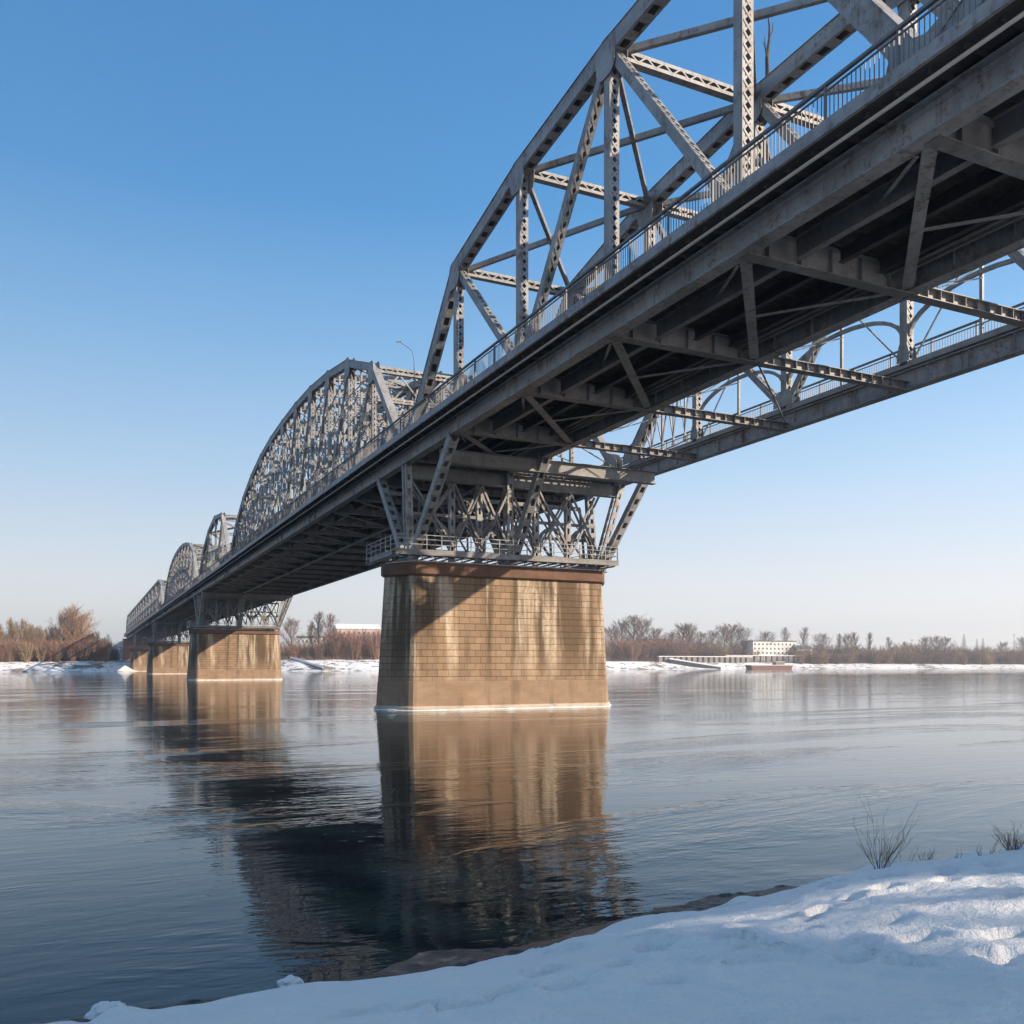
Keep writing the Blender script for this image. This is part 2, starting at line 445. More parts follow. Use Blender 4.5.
# sway and lateral bracing between the planes
def hframe(mb, p0, p1, w, dp, n=None):
    """laced strut lying across the bridge"""
    p0 = Vector(p0); p1 = Vector(p1); u = (p1-p0); L = u.length; u /= L
    up = Vector((0,0,1)); side = up.cross(u).normalized(); up = u.cross(side)
    mid = (p0+p1)/2
    for s in (-1, 1):
        mb.box(mid+up*(s*dp/2), u*(L/2), side*(w/2), up*.02)
        for e in (-1, 1):
            mb.box(mid+up*(s*(dp/2-.08))+side*(e*(w/2-.012)), u*(L/2), side*.012, up*.06)
    k = max(2, int(L/(dp*1.0)))
    for e in (-1, 1):
        for i in range(k):
            a = (dp/2-.05)*(1 if i % 2 else -1)
            mb.bar(p0+u*(L*i/k)+up*a+side*(e*w/2), p0+u*(L*(i+1)/k)-up*a+side*(e*w/2), .07, .012, side)
strut_m, lat_m = {}, {}
for kind in 'SMLP':
    B, Z = PROF(kind)
    n = len(B)-1
    strut_m[kind] = []
    lat = MB()
    for i in range(1, n):
        mb = MB(); z = Z[i]-.12
        for a, b in ((XS[0], XS[1]), (XS[1], XS[2])):
            hframe(mb, (a+.33, B[i], z), (b-.33, B[i], z), .4, .46)
            if kind == 'L' or i in (1, n-1):                 # sway frame under the strut
                zl = max(z-2.6, 24.6) if kind == 'L' else z-.0
                if zl < z-.8:
                    hframe(mb, (a+.28, B[i], zl), (b-.28, B[i], zl), .3, .34)
                    k = 4
                    for j in range(k):
                        x0 = a+.3+(b-a-.6)*j/k; x1 = a+.3+(b-a-.6)*(j+1)/k
                        mb.bar((x0, B[i], z-.2 if j % 2 else zl+.1), (x1, B[i], zl+.1 if j % 2 else z-.2), .13, .1, (0,1,0))
        strut_m[kind].append(mb.mesh('cross_strut', M_STEEL))
    for i in range(0, n):
        za, zb = (Z[i] or Z_ND), (Z[i+1] or Z_ND)
        if i in (0, n-1): continue
        for a, b in ((XS[0], XS[1]), (XS[1], XS[2])):
            hframe(lat, (a+.35, B[i]+.3, za-.1), (b-.35, B[i+1]-.3, zb-.1), .22, .26)
            hframe(lat, (b-.35, B[i]+.3, za-.14), (a+.35, B[i+1]-.3, zb-.14), .22, .26)
    lat_m[kind] = lat.mesh('lateral_bracing', M_STEEL)
for kind, ys in SPANS:
    for me in strut_m[kind]: inst('cross_strut', me, bridge, (-29.1, ys, 0))
    inst('lateral_bracing', lat_m[kind], bridge, (-29.1, ys, 0))

# plate girders
def girder(x, y0, y1, fl=.62):
    mb = MB()
    mb.abox(x-.02, x+.02, y0, y1, GB+.05, GT-.05)
    mb.abox(x-fl/2, x+fl/2, y0, y1, GB, GB+.045)
    mb.abox(x-.28, x+.28, y0, y1, GT-.045, GT)
    for s in (-1, 1):
        mb.abox(x+s*.022-.02*(s<0), x+s*.022+.02*(s>0), y0, y1, GB+.05, GB+.22)
        mb.abox(x+s*.022-.02*(s<0), x+s*.022+.02*(s>0), y0, y1, GT-.22, GT-.05)
    y = y0+.8
    while y < y1:
        for s in (-1, 1):
            if s == -1 and x == XS[0] and random.random() < .8: continue
            mb.abox(min(x+s*.045, x+s*.2), max(x+s*.045, x+s*.2), y-.01, y+.01, GB+.05, GT-.05)
        y += 2.4
    if x == XS[0]:                                            # rivet rows on the outer face
        for z in (GB+.10, GB+.17, GT-.17, GT-.10):
            y = 8.0
            while y < 60: mb.box((x-.048, y, z), (.008,0,0), (0,.021,0), (0,0,.021)); y += .15
    # splice plates
    y = y0+14
    while y < y1:
        for s in (-1, 1):
            mb.abox(x+s*.045-.02*(s<0), x+s*.045+.02*(s>0), y-.35, y+.35, GB+.06, GT-.06)
        y += 21.5
    return mb
for x in XS:
    bpart('girder', girder(x, Y0, Y1).mesh('girder', M_STEEL))

# floor beams, stringers, bottom bracing
def ibeam(mb, p0, p1, z0, z1, fl, tw=.025, tf=.03):
    p0 = Vector((p0[0], p0[1], 0)); p1 = Vector((p1[0], p1[1], 0)); u = p1-p0; L = u.length; u /= L; s = Vector((-u.y, u.x, 0)); mid = (p0+p1)/2
    Zv = Vector((0,0,1))
    mb.box(mid+Zv*((z0+z1)/2), u*(L/2), s*(tw/2), Zv*((z1-z0)/2-tf))
    mb.box(mid+Zv*(z0+tf/2), u*(L/2), s*(fl/2), Zv*(tf/2))
    mb.box(mid+Zv*(z1-tf/2), u*(L/2), s*(fl/2), Zv*(tf/2))
NODES = []
for kind, ys in SPANS:
    B = PROF(kind)[0]
    for b in B:
        y = ys+b
        if not NODES or y-NODES[-1] > 1.5: NODES.append(y)
fb = MB()
ibeam(fb, (XS[0]+.06, 0), (XS[1]-.06, 0), GB-.035, GT-.06, .55)
for k in range(5):
    x = XS[0]+1+k*1.5
    for s in (-1, 1): fb.abox(x-.01, x+.01, min(s*.02, s*.2), max(s*.02, s*.2), GB, GT-.1)
ibeam(fb, (XS[1]+.06, 0), (XS[2]-.06, 0), GB-.035, GB+.42, .5)
for k in range(13):
    x = XS[1]+.9+k*.72
    for s in (-1, 1): fb.abox(x-.012, x+.012, min(s*.02, s*.22), max(s*.02, s*.22), GB, GB+.39)
fbm = fb.mesh('floor_beam', M_FLOOR)
for y in NODES: bpart('floor_beam', fbm, (0, y, 0))
for x, z0, fl in ((23.2, GB+.12, .3), (25.3, GB+.42, .26), (27.3, GB+.42, .26)):
    mb = MB()
    for a, b in zip(NODES, NODES[1:]): ibeam(mb, (x, a+.29), (x, b-.29), z0, GT-.1, fl)
    bpart('stringer', mb.mesh('stringer', M_FLOOR if x < 24 else M_STEEL_D))  # middle stringers near-black: shade of the open bays put into their colour
brace = MB(); gap = MB(); soff = MB()
for i, (a, b) in enumerate(zip(NODES, NODES[1:])):
    if b-a < 4: continue
    brace.bar((XS[0]+.35, a+.3, GB+.075), (XS[1]-.35, b-.3, GB+.075), .42, .03, (0,0,1))
    brace.bar((XS[1]-.5, a+.5, GB+.15), ((XS[0]+XS[1])/2+.3, (a+b)/2+.2, GB+.15), .22, .03, (0,0,1))
    brace.bar((XS[0]+.5, a+.9, GB+.085), (XS[0]+2.3, (a+b)/2, GB+.5), .14, .02, (0,0,1))
    # light rods across the open gap
    if i % 2 == 0 and 10 < a < 70:
        gap = MB(); gap.bar((XS[1]+.4, a+.4, GB+.28), (XS[2]-.4, b-.4, GB+.28), .09, .05, (0,0,1)); bpart('gap_brace', gap.mesh('gap_brace', M_STEEL))
bpart('bottom_bracing', brace.mesh('bottom_bracing', M_STEEL))
y = Y0+.5
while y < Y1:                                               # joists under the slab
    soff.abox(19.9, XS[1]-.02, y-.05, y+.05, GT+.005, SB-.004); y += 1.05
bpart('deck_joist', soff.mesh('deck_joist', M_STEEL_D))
conduit = MB()
for x, z, r in ((27.9, GB+.55, .07), (28.25, GB+.5, .05), (28.5, GB+.62, .045), (24.2, GB+.75, .06)):
    conduit.tube([(x, Y0, z), (x, Y1, z)], r, 8)
bpart('conduit', conduit.mesh('conduit', M_FLOOR))

# deck
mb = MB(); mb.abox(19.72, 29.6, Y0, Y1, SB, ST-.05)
mb.abox(34.4, 38.94, Y0, 16.5, SB+.01, ST-.06); mb.abox(29.605, 38.94, 66.0, Y1, SB+.01, ST-.06)  # first strip is unseen, added behind the camera to shade the foreground snow
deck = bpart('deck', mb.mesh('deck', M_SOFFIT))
mb = MB(); mb.abox(19.60, 19.715, Y0, Y1, SB-.02, ST+.02); inst('fascia', mb.mesh('fascia', M_STEEL), deck)
mb = MB(); mb.tube([(20.05, Y0, SB-.22), (20.05, Y1, SB-.22)], .055, 10); inst('pipe', mb.mesh('pipe', M_PIPE, True), deck)
mb = MB(); mb.abox(38.95, 40.2, Y0, Y1, SB, ST-.05)
walk = bpart('walkway', mb.mesh('walkway', M_CONC))
mb = MB(); mb.abox(40.205, 40.30, Y0, Y1, SB-.02, ST+.02); inst('fascia', mb.mesh('fascia', M_STEEL), walk)
# railings
def railing(x):
    pan = MB(); hand = MB(); post = MB()
    y = -10.0
    while y < 300:
        pan.abox(x-.012, x+.012, y-.012, y+.012, ST+.13, ST+.93); y += .165
    while y < Y1:
        pan.abox(x-.012, x+.012, y-.012, y+.012, ST+.13, ST+.93); y += .33
    y = -9.0
    while y < Y1:
        pan.abox(x-.035, x+.035, y-.035, y+.035, ST-.02, ST+1.10); y += 2.64
    pan.abox(x-.025, x+.025, -10, Y1, ST+.09, ST+.13)
    pan.abox(x-.025, x+.025, -10, Y1, ST+.93, ST+.975)
    root = bpart('railing', pan.mesh('railing', M_RAIL))
    hand.abox(x-.06, x+.06, -10, Y1, ST+1.10, ST+1.19)
    inst('handrail', hand.mesh('handrail', M_RAIL), root)
    y = -9.0
railing(19.75); railing(40.15)

# supports on the piers (local origin: pier centre on the river, y = 0)
def support_meshes():
    out = []
    ZB = 10.62
    def leg(p0, p1, w, dp, nm='leg'):
        m = MB(); laced(m, p0, p1, w, dp, 'hole', 'zig', .03, .5); out.append((nm, m.mesh(nm, M_STEEL)))
    for xb, xt in ((21.2, 21.0), (29.1, 29.1), (36.9, 39.1)):
        for y0, y1 in ((-.55, -9.2 if xt < 22 else -6.0 if xt < 30 else -3.8), (.55, 6.2 if xt < 30 else 5.0)):
            leg((xb, y0, ZB), (xt, y1, GB), .62, .55)
        for yy in (-.32, .32):
            leg((xb, yy, ZB), (xt, yy, GB), .5, .2, 'column')
    for x in (24.6, 26.8, 31.6, 34.4):
        leg((x, .3, ZB), (x, .3, GB-.9), .45, .35, 'column')
    m = MB()
    ibeam(m, (21.1, 0), (39.1, 0), GB-1.0, GB-.05, .6)
    ibeam(m, (21.4, -5.6), (38.6, -5.6), GB-.95, GB-.05, .55)
    out.append(('cross_head', m.mesh('cross_head', M_FLOOR)))
    m = MB()
    cols = [21.2, 24.6, 26.8, 29.1, 31.6, 34.4, 36.9]
    for a, b in zip(cols, cols[1:]):
        for yy in (.34, -.34):
            m.bar((a, yy, ZB+1.2), (b, yy, GB-1.1), .15, .12, (0,1,0)); m.bar((a, yy+.03, GB-1.1), (b, yy+.03, ZB+1.2), .15, .12, (0,1,0))
        # arched knee braces
        k = 8; prev = None
        for i in range(k+1):
            t = PI*i/k; c = (a+b)/2; rr = (b-a)/2-.2
            pt = Vector((c-rr*math.cos(t), .3, ZB+1.7+1.5*math.sin(t)))
            if prev is not None: m.bar(prev, pt, .22, .24, (0,1,0))
            prev = pt
        m.bar((a, .3, ZB+3.6), (b, .3, ZB+3.6), .22, .2, (0,1,0))
    for xa, xb in ((21.1, 29.1), (29.1, 38.2)):              # slanting frames between the legs
        for sy, yt in ((1, 5.0),):
            za = GB-1.2; n = 6
            for i in range(n):
                x0 = xa+(xb-xa)*i/n; x1 = xa+(xb-xa)*(i+1)/n
                lo, hi = (sy*1.6, ZB+1.0), (yt, za)
                A, B2 = ((lo, hi) if i % 2 else (hi, lo))
                m.bar((x0, A[0], A[1]), (x1, B2[0], B2[1]), .16, .14, (0,1,0))
                m.bar((x0, B2[0], B2[1]), (x1, A[0], A[1]), .12, .1, (0,1,0))
            m.bar((xa, yt, za), (xb, yt, za), .3, .25, (0,1,0))
            m.bar((xa, sy*3.4, (ZB+GB)/2-.6), (xb, sy*3.4, (ZB+GB)/2-.6), .22, .2, (0,1,0))
    out.append(('frame_bracing', m.mesh('frame_bracing', M_FLOOR)))
    for x in cols:
        m = MB(); m.abox(x-.5, x+.5, -.8, .8, 10.475, 10.56); m.abox(x-.35, x+.35, -.6, .6, 10.56, 10.62)
        out.append(('bearing', m.mesh('bearing', M_STEEL_D)))
    # inspection platform
    m = MB()
    for y0, y1 in ((-3.6, -2.6), (2.6, 3.6)):
        m.abox(19.0, 36.7, y0, y1, 11.0, 11.1)
        for yy in (y0+.06, y1-.06): m.abox(19.0, 36.7, yy-.05, yy+.05, 10.72, 10.995)
    for x0, x1 in ((19.0, 20.0), (35.5, 36.7)):
        m.abox(x0, x1, -2.59, 2.59, 11.0, 11.1); m.abox(x0+.02, x0+.12, -2.59, 2.59, 10.72, 10.995)
    for k in range(22):
        x = 19.2+k*.82
        m.abox(x-.05, x+.05, -3.5, 3.5, 10.62, 10.715)
    out.append(('platform', m.mesh('platform', M_FLOOR)))
    m = MB()
    def run(a, b):
        a = Vector(a); b = Vector(b); L = (b-a).length; k = max(1, int(L/1.1))
        for i in range(k+1):
            p = a+(b-a)*(i/k); m.abox(p.x-.03, p.x+.03, p.y-.03, p.y+.03, 11.1, 12.1)
        for z in (11.45, 11.8, 12.1): m.bar(a+Vector((0,0,z)), b+Vector((0,0,z)), .045, .045, (0,0,1))
    run((19.05,-3.55,0),(36.65,-3.55,0)); run((19.05,3.55,0),(36.65,3.55,0)); run((19.05,-3.5,0),(19.05,3.5,0)); run((36.65,-3.5,0),(36.65,3.5,0))
    out.append(('platform_railing', m.mesh('platform_railing', M_STEEL)))
    return out
SUP = support_meshes()
for py in PIERS:
    bear = [x for x in SUP if x[0] == 'cross_head'][0]
    root = bpart('support_frame', bear[1], (0, py, 0))
    plat = None
    for nm, me in SUP:
        if nm in ('cross_head',): continue
        if nm == 'platform_railing': continue
        o = inst(nm, me, root)
        if nm == 'platform': plat = o
    r = inst('platform_railing', [x for x in SUP if x[0] == 'platform_railing'][0][1], bridge, (-29.1, py, 0))

# ------------------------------------------------------------------ piers
XC = 28.3
def stadium(L, T, n=14):
    b = T/2; nose = T*.34; h = L/2-nose; pts = []
    prof = [(-.06,-1),(.08,-.985),(.22,-.91),(.36,-.79),(.65,-.47),(.9,-.17),(.98,-.07),(1,0),(.98,.07),(.9,.17),(.65,.47),(.36,.79),(.22,.91),(.08,.985),(-.06,1)]
    for x, y in prof: pts.append((h+x*nose, y*b))
    for x, y in prof[::-1]: pts.append((-h-x*nose, y*b))
    pts = pts[:len(prof)]+[(-h-x*nose, y*b) for x, y in prof[::-1]]
    return pts
def loft(levels, m, name):
    """levels: (z, L, T) from bottom to top; closed, with a UV layer in metres"""
    me = bpy.data.meshes.new(name); V = []; Fc = []; UV = []
    n = len(stadium(1, .5))
    base = stadium(levels[0][1], levels[0][2])
    per = [0]
    for i in range(1, n+1):
        a = base[i-1]; b = base[i % n]; per.append(per[-1]+math.hypot(b[0]-a[0], b[1]-a[1]))
    for z, L, T in levels:
        for (x, y) in stadium(L, T): V.append((x, y, z))
    for k in range(len(levels)-1):
        for i in range(n):
            j = (i+1) % n
            Fc.append((k*n+i, k*n+j, (k+1)*n+j, (k+1)*n+i))
            z0, z1 = levels[k][0], levels[k+1][0]
            UV += [(per[i], z0), (per[i+1], z0), (per[i+1], z1), (per[i], z1)]
    top = tuple((len(levels)-1)*n+i for i in range(n)); Fc.append(top); UV += [V[i][:2] for i in top]
    bot = tuple(range(n))[::-1]; Fc.append(bot); UV += [V[i][:2] for i in bot]
    me.from_pydata(V, [], Fc); me.update(); me.materials.append(m)
    l = me.uv_layers.new(name='UVMap')
    for i, uv in enumerate(UV): l.data[i].uv = uv
    return me
def lt(z):  # taper
    k = z/9.5; return (19.1-1.2*k, 5.6-.7*k)
p_body = loft([(2.05, *lt(2.05)), (4, *lt(4)), (6, *lt(6)), (8, *lt(8)), (9.45, *lt(9.45))], M_STONE, 'pier_shaft')
p_band = loft([(.30, 19.1+.02, 5.6+.05), (1.98, 19.1-.2, 5.6-.10), (2.045, 19.1-.3, 5.6-.2)], M_BAND, 'pier_base')
p_ledge = loft([(-3.0, 19.4, 5.95), (.12, 19.4, 5.95), (.24, 19.33, 5.87), (.295, 19.1, 5.7)], M_LEDGE, 'pier_ledge')
c0 = lt(9.45)
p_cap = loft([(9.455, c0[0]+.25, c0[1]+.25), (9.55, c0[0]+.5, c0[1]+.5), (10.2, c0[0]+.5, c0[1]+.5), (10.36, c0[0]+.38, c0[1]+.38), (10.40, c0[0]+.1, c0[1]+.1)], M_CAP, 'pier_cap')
p_snow = loft([(10.402, c0[0]-.1, c0[1]-.1), (10.47, c0[0]-.2, c0[1]-.2)], M_SNOW_CLEAN, 'snow_cover')
plabels = ['big sandy stone pier standing nearest, with a streaked face and full reflection below it',
           'sandy stone pier second along the bridge, beyond the big nearest one',
           'third stone pier along the bridge, partly behind the second pier',
           'farthest stone pier, small, by the snowy bank at the bridge end']
for i, py in enumerate(PIERS):
    root = inst('stone_pier', p_body); root.location = (XC, py, 0)
    tag(root, plabels[i], 'pier', 'stone piers of the bridge')
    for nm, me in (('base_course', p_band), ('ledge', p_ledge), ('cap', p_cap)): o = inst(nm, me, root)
    inst('snow_cover', p_snow, o)
def collar(seed):
    r_ = random.Random(seed); b = stadium(19.4, 5.95); mb = MB(); ring = []
    for i in range(len(b)):
        a, c = b[i], b[(i+1) % len(b)]; L = math.hypot(c[0]-a[0], c[1]-a[1]); k = max(1, int(L/.25))
        for t in range(k): ring.append((a[0]+(c[0]-a[0])*t/k, a[1]+(c[1]-a[1])*t/k))
    n = len(ring)
    for i, (x, y) in enumerate(ring):
        l = math.hypot(x*.25, y) or 1; w = .02+.30*max(0, mnoise.noise((x*.6+seed, y*.6, 1))+.05)+.10*max(0, mnoise.noise((x*2.5, y*2.5, seed)))
        nx, ny = x*.06/l, y/l
        if abs(x) > 8.4: nx = math.copysign(.8, x)
        h = .01+.10*max(0, mnoise.noise((x*1.5, y, seed+3)))
        mb.v += [(x*.998, y*.995, h+.03), (x+nx*w, y+ny*w, h), (x+nx*(w+.05), y+ny*(w+.05), -.06)]
    for i in range(n):
        j = (i+1) % n
        for k in range(2): mb.f.append((i*3+k, i*3+k+1, j*3+k+1, j*3+k))
    return mb.mesh('ice_collar', M_SNOW_CLEAN)
for o in [o for o in C.objects if o.name.startswith('stone_pier')]: inst('ice_collar', collar(len(o.name)+o.location.y), o)
# abutment at the far end
mb = MB(); mb.abox(19.5, 41, 546, 560, -1, 17.5)
ab = mb.build('bridge_abutment', M_BROWN); tag(ab, 'brown masonry abutment carrying the far end of the bridge', 'abutment')
mb = MB(); mb.abox(19.2, 41.3, 545.8, 560.2, 17.505, 17.62); inst('coping', mb.mesh('coping', M_CAP), ab)

# ------------------------------------------------------------------ near snow bank
SH = np.array([(-200,-95),(-40,-8),(-14,4.6),(-6,7.6),(-3.8,8.3),(-2.1,9.0),(0,10.3),(1.4,11.4),(4,13),(9,15.2),(20,19),(60,32),(260,90)], float)
def shore_q(r, d):
    best = np.full(r.shape, 1e9); sgn = np.ones(r.shape)
    for (ax, ay), (bx, by) in zip(SH, SH[1:]):
        dx, dy = bx-ax, by-ay; L2 = dx*dx+dy*dy
        t = np.clip(((r-ax)*dx+(d-ay)*dy)/L2, 0, 1)
        ex, ey = r-(ax+t*dx), d-(ay+t*dy); dist = np.hypot(ex, ey)
        side = np.where(dx*(d-ay)-dy*(r-ax) < 0, 1.0, -1.0)
        k = dist < best; best = np.where(k, dist, best); sgn = np.where(k, side, sgn)
    return best*sgn
rng = np.random.RandomState(3)
PERM = rng.rand(256, 256)
def vnoise(x, y):
    xi = np.floor(x).astype(int); yi = np.floor(y).astype(int); fx = x-xi; fy = y-yi
    fx = fx*fx*(3-2*fx); fy = fy*fy*(3-2*fy)
    g = lambda a, b: PERM[a & 255, b & 255]
    return (g(xi,yi)*(1-fx)+g(xi+1,yi)*fx)*(1-fy)+(g(xi,yi+1)*(1-fx)+g(xi+1,yi+1)*fx)*fy-.5
def fbm(x, y, o=4):
    s = 0; a = 1
    for i in range(o): s = s+a*vnoise(x*2**i+17*i, y*2**i+5*i); a *= .5
    return s
FOOT = []
def trail(r0, d0, r1, d1, n):
    for i in range(n):
        t = i/(n-1); s = (-1)**i*.11
        dx, dy = r1-r0, d1-d0; L = math.hypot(dx, dy); nx, ny = -dy/L, dx/L
        FOOT.append((r0+dx*t+nx*s+random.uniform(-.05,.05), d0+dy*t+ny*s+random.uniform(-.05,.05), dx/L, dy/L, random.uniform(.08,.14)))
trail(-.5, 5.0, 4.6, 8.8, 14); trail(2.2, 9.2, 5.6, 8.2, 8); trail(.2, 7.2, 2.8, 5.2, 9); trail(1.0, 6.0, 6.5, 7.9, 11); trail(2.6, 7.2, 3.4, 9.0, 4); trail(-2, 4.6, 5, 6.4, 13); trail(3.0, 5.2, 6.6, 8.8, 9)
def bank_z(r, d):
    q = shore_q(r, d)
    q = q+fbm(r*.9, d*.9, 3)*.45*np.clip(1.5-np.abs(q)*.2, .2, 1)
    shelf = np.clip(1.05-.06*np.abs(r), .25, .95)
    qs_ = q-shelf
    z = np.where(q > 0, np.minimum(q, shelf)*.075, np.maximum(q*.3, -3))
    z = z+np.where(qs_ > 0, 1.55*(1-np.exp(-np.maximum(qs_,0)/2.4))+.012*np.maximum(qs_,0), 0)
    stones = np.clip(vnoise(r*5, d*7)+vnoise(r*11+3, d*13)*.6-.12, 0, 1)*.075
    z = z+stones*np.exp(-((q-.5)/.7)**2)
    q = qs_
    on = np.clip(q/1.2, 0, 1)
    # low snow lip at the water's edge
    z = z+.12*np.exp(-((q-.30)/.22)**2)
    drift = fbm(r*.3+3, d*.6, 3)*.09+fbm(r*1.3, d*2.6+9, 4)*.022
    rough = np.clip(vnoise(r*.5+40, d*.9+7)*3.0+.35, 0, 1)
    drift = drift+fbm(r*4.2, d*7, 4)*.04*rough+fbm(r*8, d*10, 3)*.028*np.clip(.35+vnoise(r*.8+11, d*1.2)*2.2, .1, 1)
    # wind ridge lower right
    drift = drift+.06*np.exp(-((d-4.6-.35*(r-3))/.28)**2)*np.clip((r-.8)/1.0, 0, 1)*np.clip((5-r)/1.5, 0, 1)
    z = z+drift*on
    for (fr, fd, ux, uy, dep) in FOOT:
        a = (r-fr)*ux+(d-fd)*uy; b = -(r-fr)*uy+(d-fd)*ux
        g = np.exp(-(a/.15)**4-(b/.075)**4)
        rim = np.exp(-((a/.24)**2+(b/.15)**2))
        z = z-g*dep*1.2+rim*dep*.35
    return z
def axis(dense0, dense1, step, lo, hi):
    a = list(np.arange(dense0, dense1+1e-6, step)); s = step; x = dense1
    while x < hi: s *= 1.14; x += s; a.append(min(x, hi))
    s = step; x = dense0; b = []
    while x > lo: s *= 1.14; x -= s; b.append(max(x, lo))
    return np.array(b[::-1]+a)
ra = axis(-5.0, 9.5, .045, -200, 260); da = axis(2.6, 14.5, .045, -260, 120)
RR, DD = np.meshgrid(ra, da)
ZZ = bank_z(RR, DD)
WX = RR*math.cos(YAW)+DD*math.sin(YAW); WY = -RR*math.sin(YAW)+DD*math.cos(YAW)
def grid_mesh(name, X, Y, Z, m):
    h, w = X.shape
    co = np.stack([X, Y, Z], -1).reshape(-1, 3).astype(np.float32)
    i = np.arange(h*w).reshape(h, w)
    f = np.stack([i[:-1,:-1], i[:-1,1:], i[1:,1:], i[1:,:-1]], -1).reshape(-1, 4)
    # keep only what is not deep under the river
    keep = (Z.reshape(-1)[f] > -1.2).any(1); f = f[keep]
    me = bpy.data.meshes.new(name); me.vertices.add(len(co)); me.vertices.foreach_set('co', co.ravel())
    me.loops.add(f.size); me.loops.foreach_set('vertex_index', f.ravel().astype(np.int32))
    me.polygons.add(len(f)); me.polygons.foreach_set('loop_start', np.arange(0, f.size, 4, dtype=np.int32))
    me.update(calc_edges=True); me.validate()
    me.polygons.foreach_set('use_smooth', [True]*len(me.polygons)); me.materials.append(m)
    return me
o = inst('snow_ground', grid_mesh('snow_ground', WX, WY, ZZ, M_SNOW)); tag(o, kind='structure')
def ground_near(r, d): return float(bank_z(np.array([[r]], float), np.array([[d]], float))[0, 0])

# ------------------------------------------------------------------ far banks: one sheet to the horizon
TA = [(-6,250),(-2.5,300),(-1.0,345),(-.57,372),(-.47,388),(-.44,404),(-.40,425),(-.3,425),(-.2,425),(-.12,440),(0,480),(.1,560),(.2,610),(.35,660),(.57,720),(1.0,800),(2.5,600),(6,300)]
def far_shore(t):
    return float(np.interp(t, [a for a, b in TA], [b for a, b in TA]))
def far_z(t, q):
    hgt = float(np.interp(t, [-.6,-.45,-.35,0,.12,.35,.6], [4.4,4.8,5.3,5.6,5.2,3.9,3.2]))
    s = min(max(q/26.0, 0), 1); s = s*s*(3-2*s)
    return -.5+q*.03 if q < 0 else s*hgt+.02+.004*min(q, 400)+.35*s*mnoise.noise((t*60, q*.05, 0))
ts = np.concatenate([np.linspace(-6,-1,30)[:-1], np.linspace(-1,1,321), np.linspace(1,6,30)[1:]])
qs = [-20,-6,-1,0,.8,2,4,7,10,14,18,22,26,32,40,55,80,120,200,400,900,2000,5000,9000]
X = np.zeros((len(qs), len(ts))); Y = X.copy(); Z = X.copy()
for j, t in enumerate(ts):
    base = far_shore(t)
    for i, q in enumerate(qs):
        qq = q*(1.0)
        d = base+q+ (4*mnoise.noise((t*40, .3, 5)) if abs(q) < 60 else 0)
        p = cam2w(t*d, d); X[i,j], Y[i,j], Z[i,j] = p.x, p.y, far_z(t, q)
o = inst('far_ground', grid_mesh('far_ground', X, Y, Z, M_FAR)); tag(o, kind='structure')
def far_at(px, q):
    t = (px-512)/F; d = far_shore(t)+q
    p = cam2w(t*d, d, far_z(t, q)); return p, d
# river
mb = MB(); s = 9000
mb.v = [(-s,-s,0),(s,-s,0),(s,s,0),(-s,s,0)]; mb.f = [(0,1,2,3)]
o = mb.build('river_water', M_WATER); tag(o, kind='structure')

# ------------------------------------------------------------------ trees
def tree_meshes(seed, h, spread, upright, m_crown, twig_w=.05, n1=13, n2=6, n3=6, base=.28):
    rd = random.Random(seed); tr = MB(); cr = MB()
    lean = Vector((rd.uniform(-.06,.06), rd.uniform(-.06,.06), 1))
    tp = [Vector((0,0,-.6))]
    for i in range(1, 8):
        tp.append(Vector((lean.x*h*i/7+rd.uniform(-.02,.02)*h, lean.y*h*i/7+rd.uniform(-.02,.02)*h, h*.93*i/7)))
    tr.tube(tp, [h*.018*(1-i/8)+.02 for i in range(8)], 6)
    def on(t):
        f = t*7; i = min(int(f), 6); return tp[i].lerp(tp[i+1], f-i)
    def perp(d):
        a = Vector((rd.uniform(-1,1), rd.uniform(-1,1), rd.uniform(-1,1))); a = a-d*a.dot(d); return a.normalized()
    def twig(p, d, L):
        s = perp(d)*twig_w*.5; cr.tri(p-s, p+s, p+d*L)
    for i in range(n1):
        t = base+(1-base)*(i+rd.random())/n1*.97; p = on(t); az = i*2.4+rd.uniform(-.4,.4)
        prof = math.sin(PI*min(1, .25+.75*(t-base)/(1-base)*.95))**.7
        L = h*spread*prof*rd.uniform(.75,1.15); el = upright+rd.uniform(-.15,.25)+.25*t
        d = Vector((math.cos(az)*math.cos(el), math.sin(az)*math.cos(el), math.sin(el)))
        pts = [p]
        for k in range(4):
            d = (d+Vector((rd.uniform(-.16,.16), rd.uniform(-.16,.16), rd.uniform(-.02,.2)))).normalized(); pts.append(pts[-1]+d*L/4)
        cr.tube(pts, [h*.007*(1-k/4.6)+.015 for k in range(5)], 3, False)
        for j in range(n2):
            f = .2+.8*(j+rd.random())/n2; k = min(int(f*4), 3); q = pts[k].lerp(pts[k+1], f*4-k)
            d2 = (d+perp(d)*rd.uniform(.5,1.0)+Vector((0,0,.2))).normalized(); L2 = L*rd.uniform(.28,.5)*(1.15-f*.5)
            e = q+d2*L2; twig(q, d2, L2*1.05)
            cr.tri(q-perp(d2)*.03, q+perp(d2)*.03, e)
            for s in range(n3):
                g = q+d2*(L2*(s+rd.random())/n3); d3 = (d2+perp(d2)*rd.uniform(.4,1.1)+Vector((0,0,.15))).normalized()
                L3 = L2*rd.uniform(.25,.55); twig(g, d3, L3)
                for w in range(2):
                    d4 = (d3+perp(d3)*.7).normalized(); twig(g+d3*L3*rd.uniform(.3,.9), d4, L3*rd.uniform(.4,.7))
    return tr.mesh('trunk', M_BARK), cr.mesh('crown', m_crown)
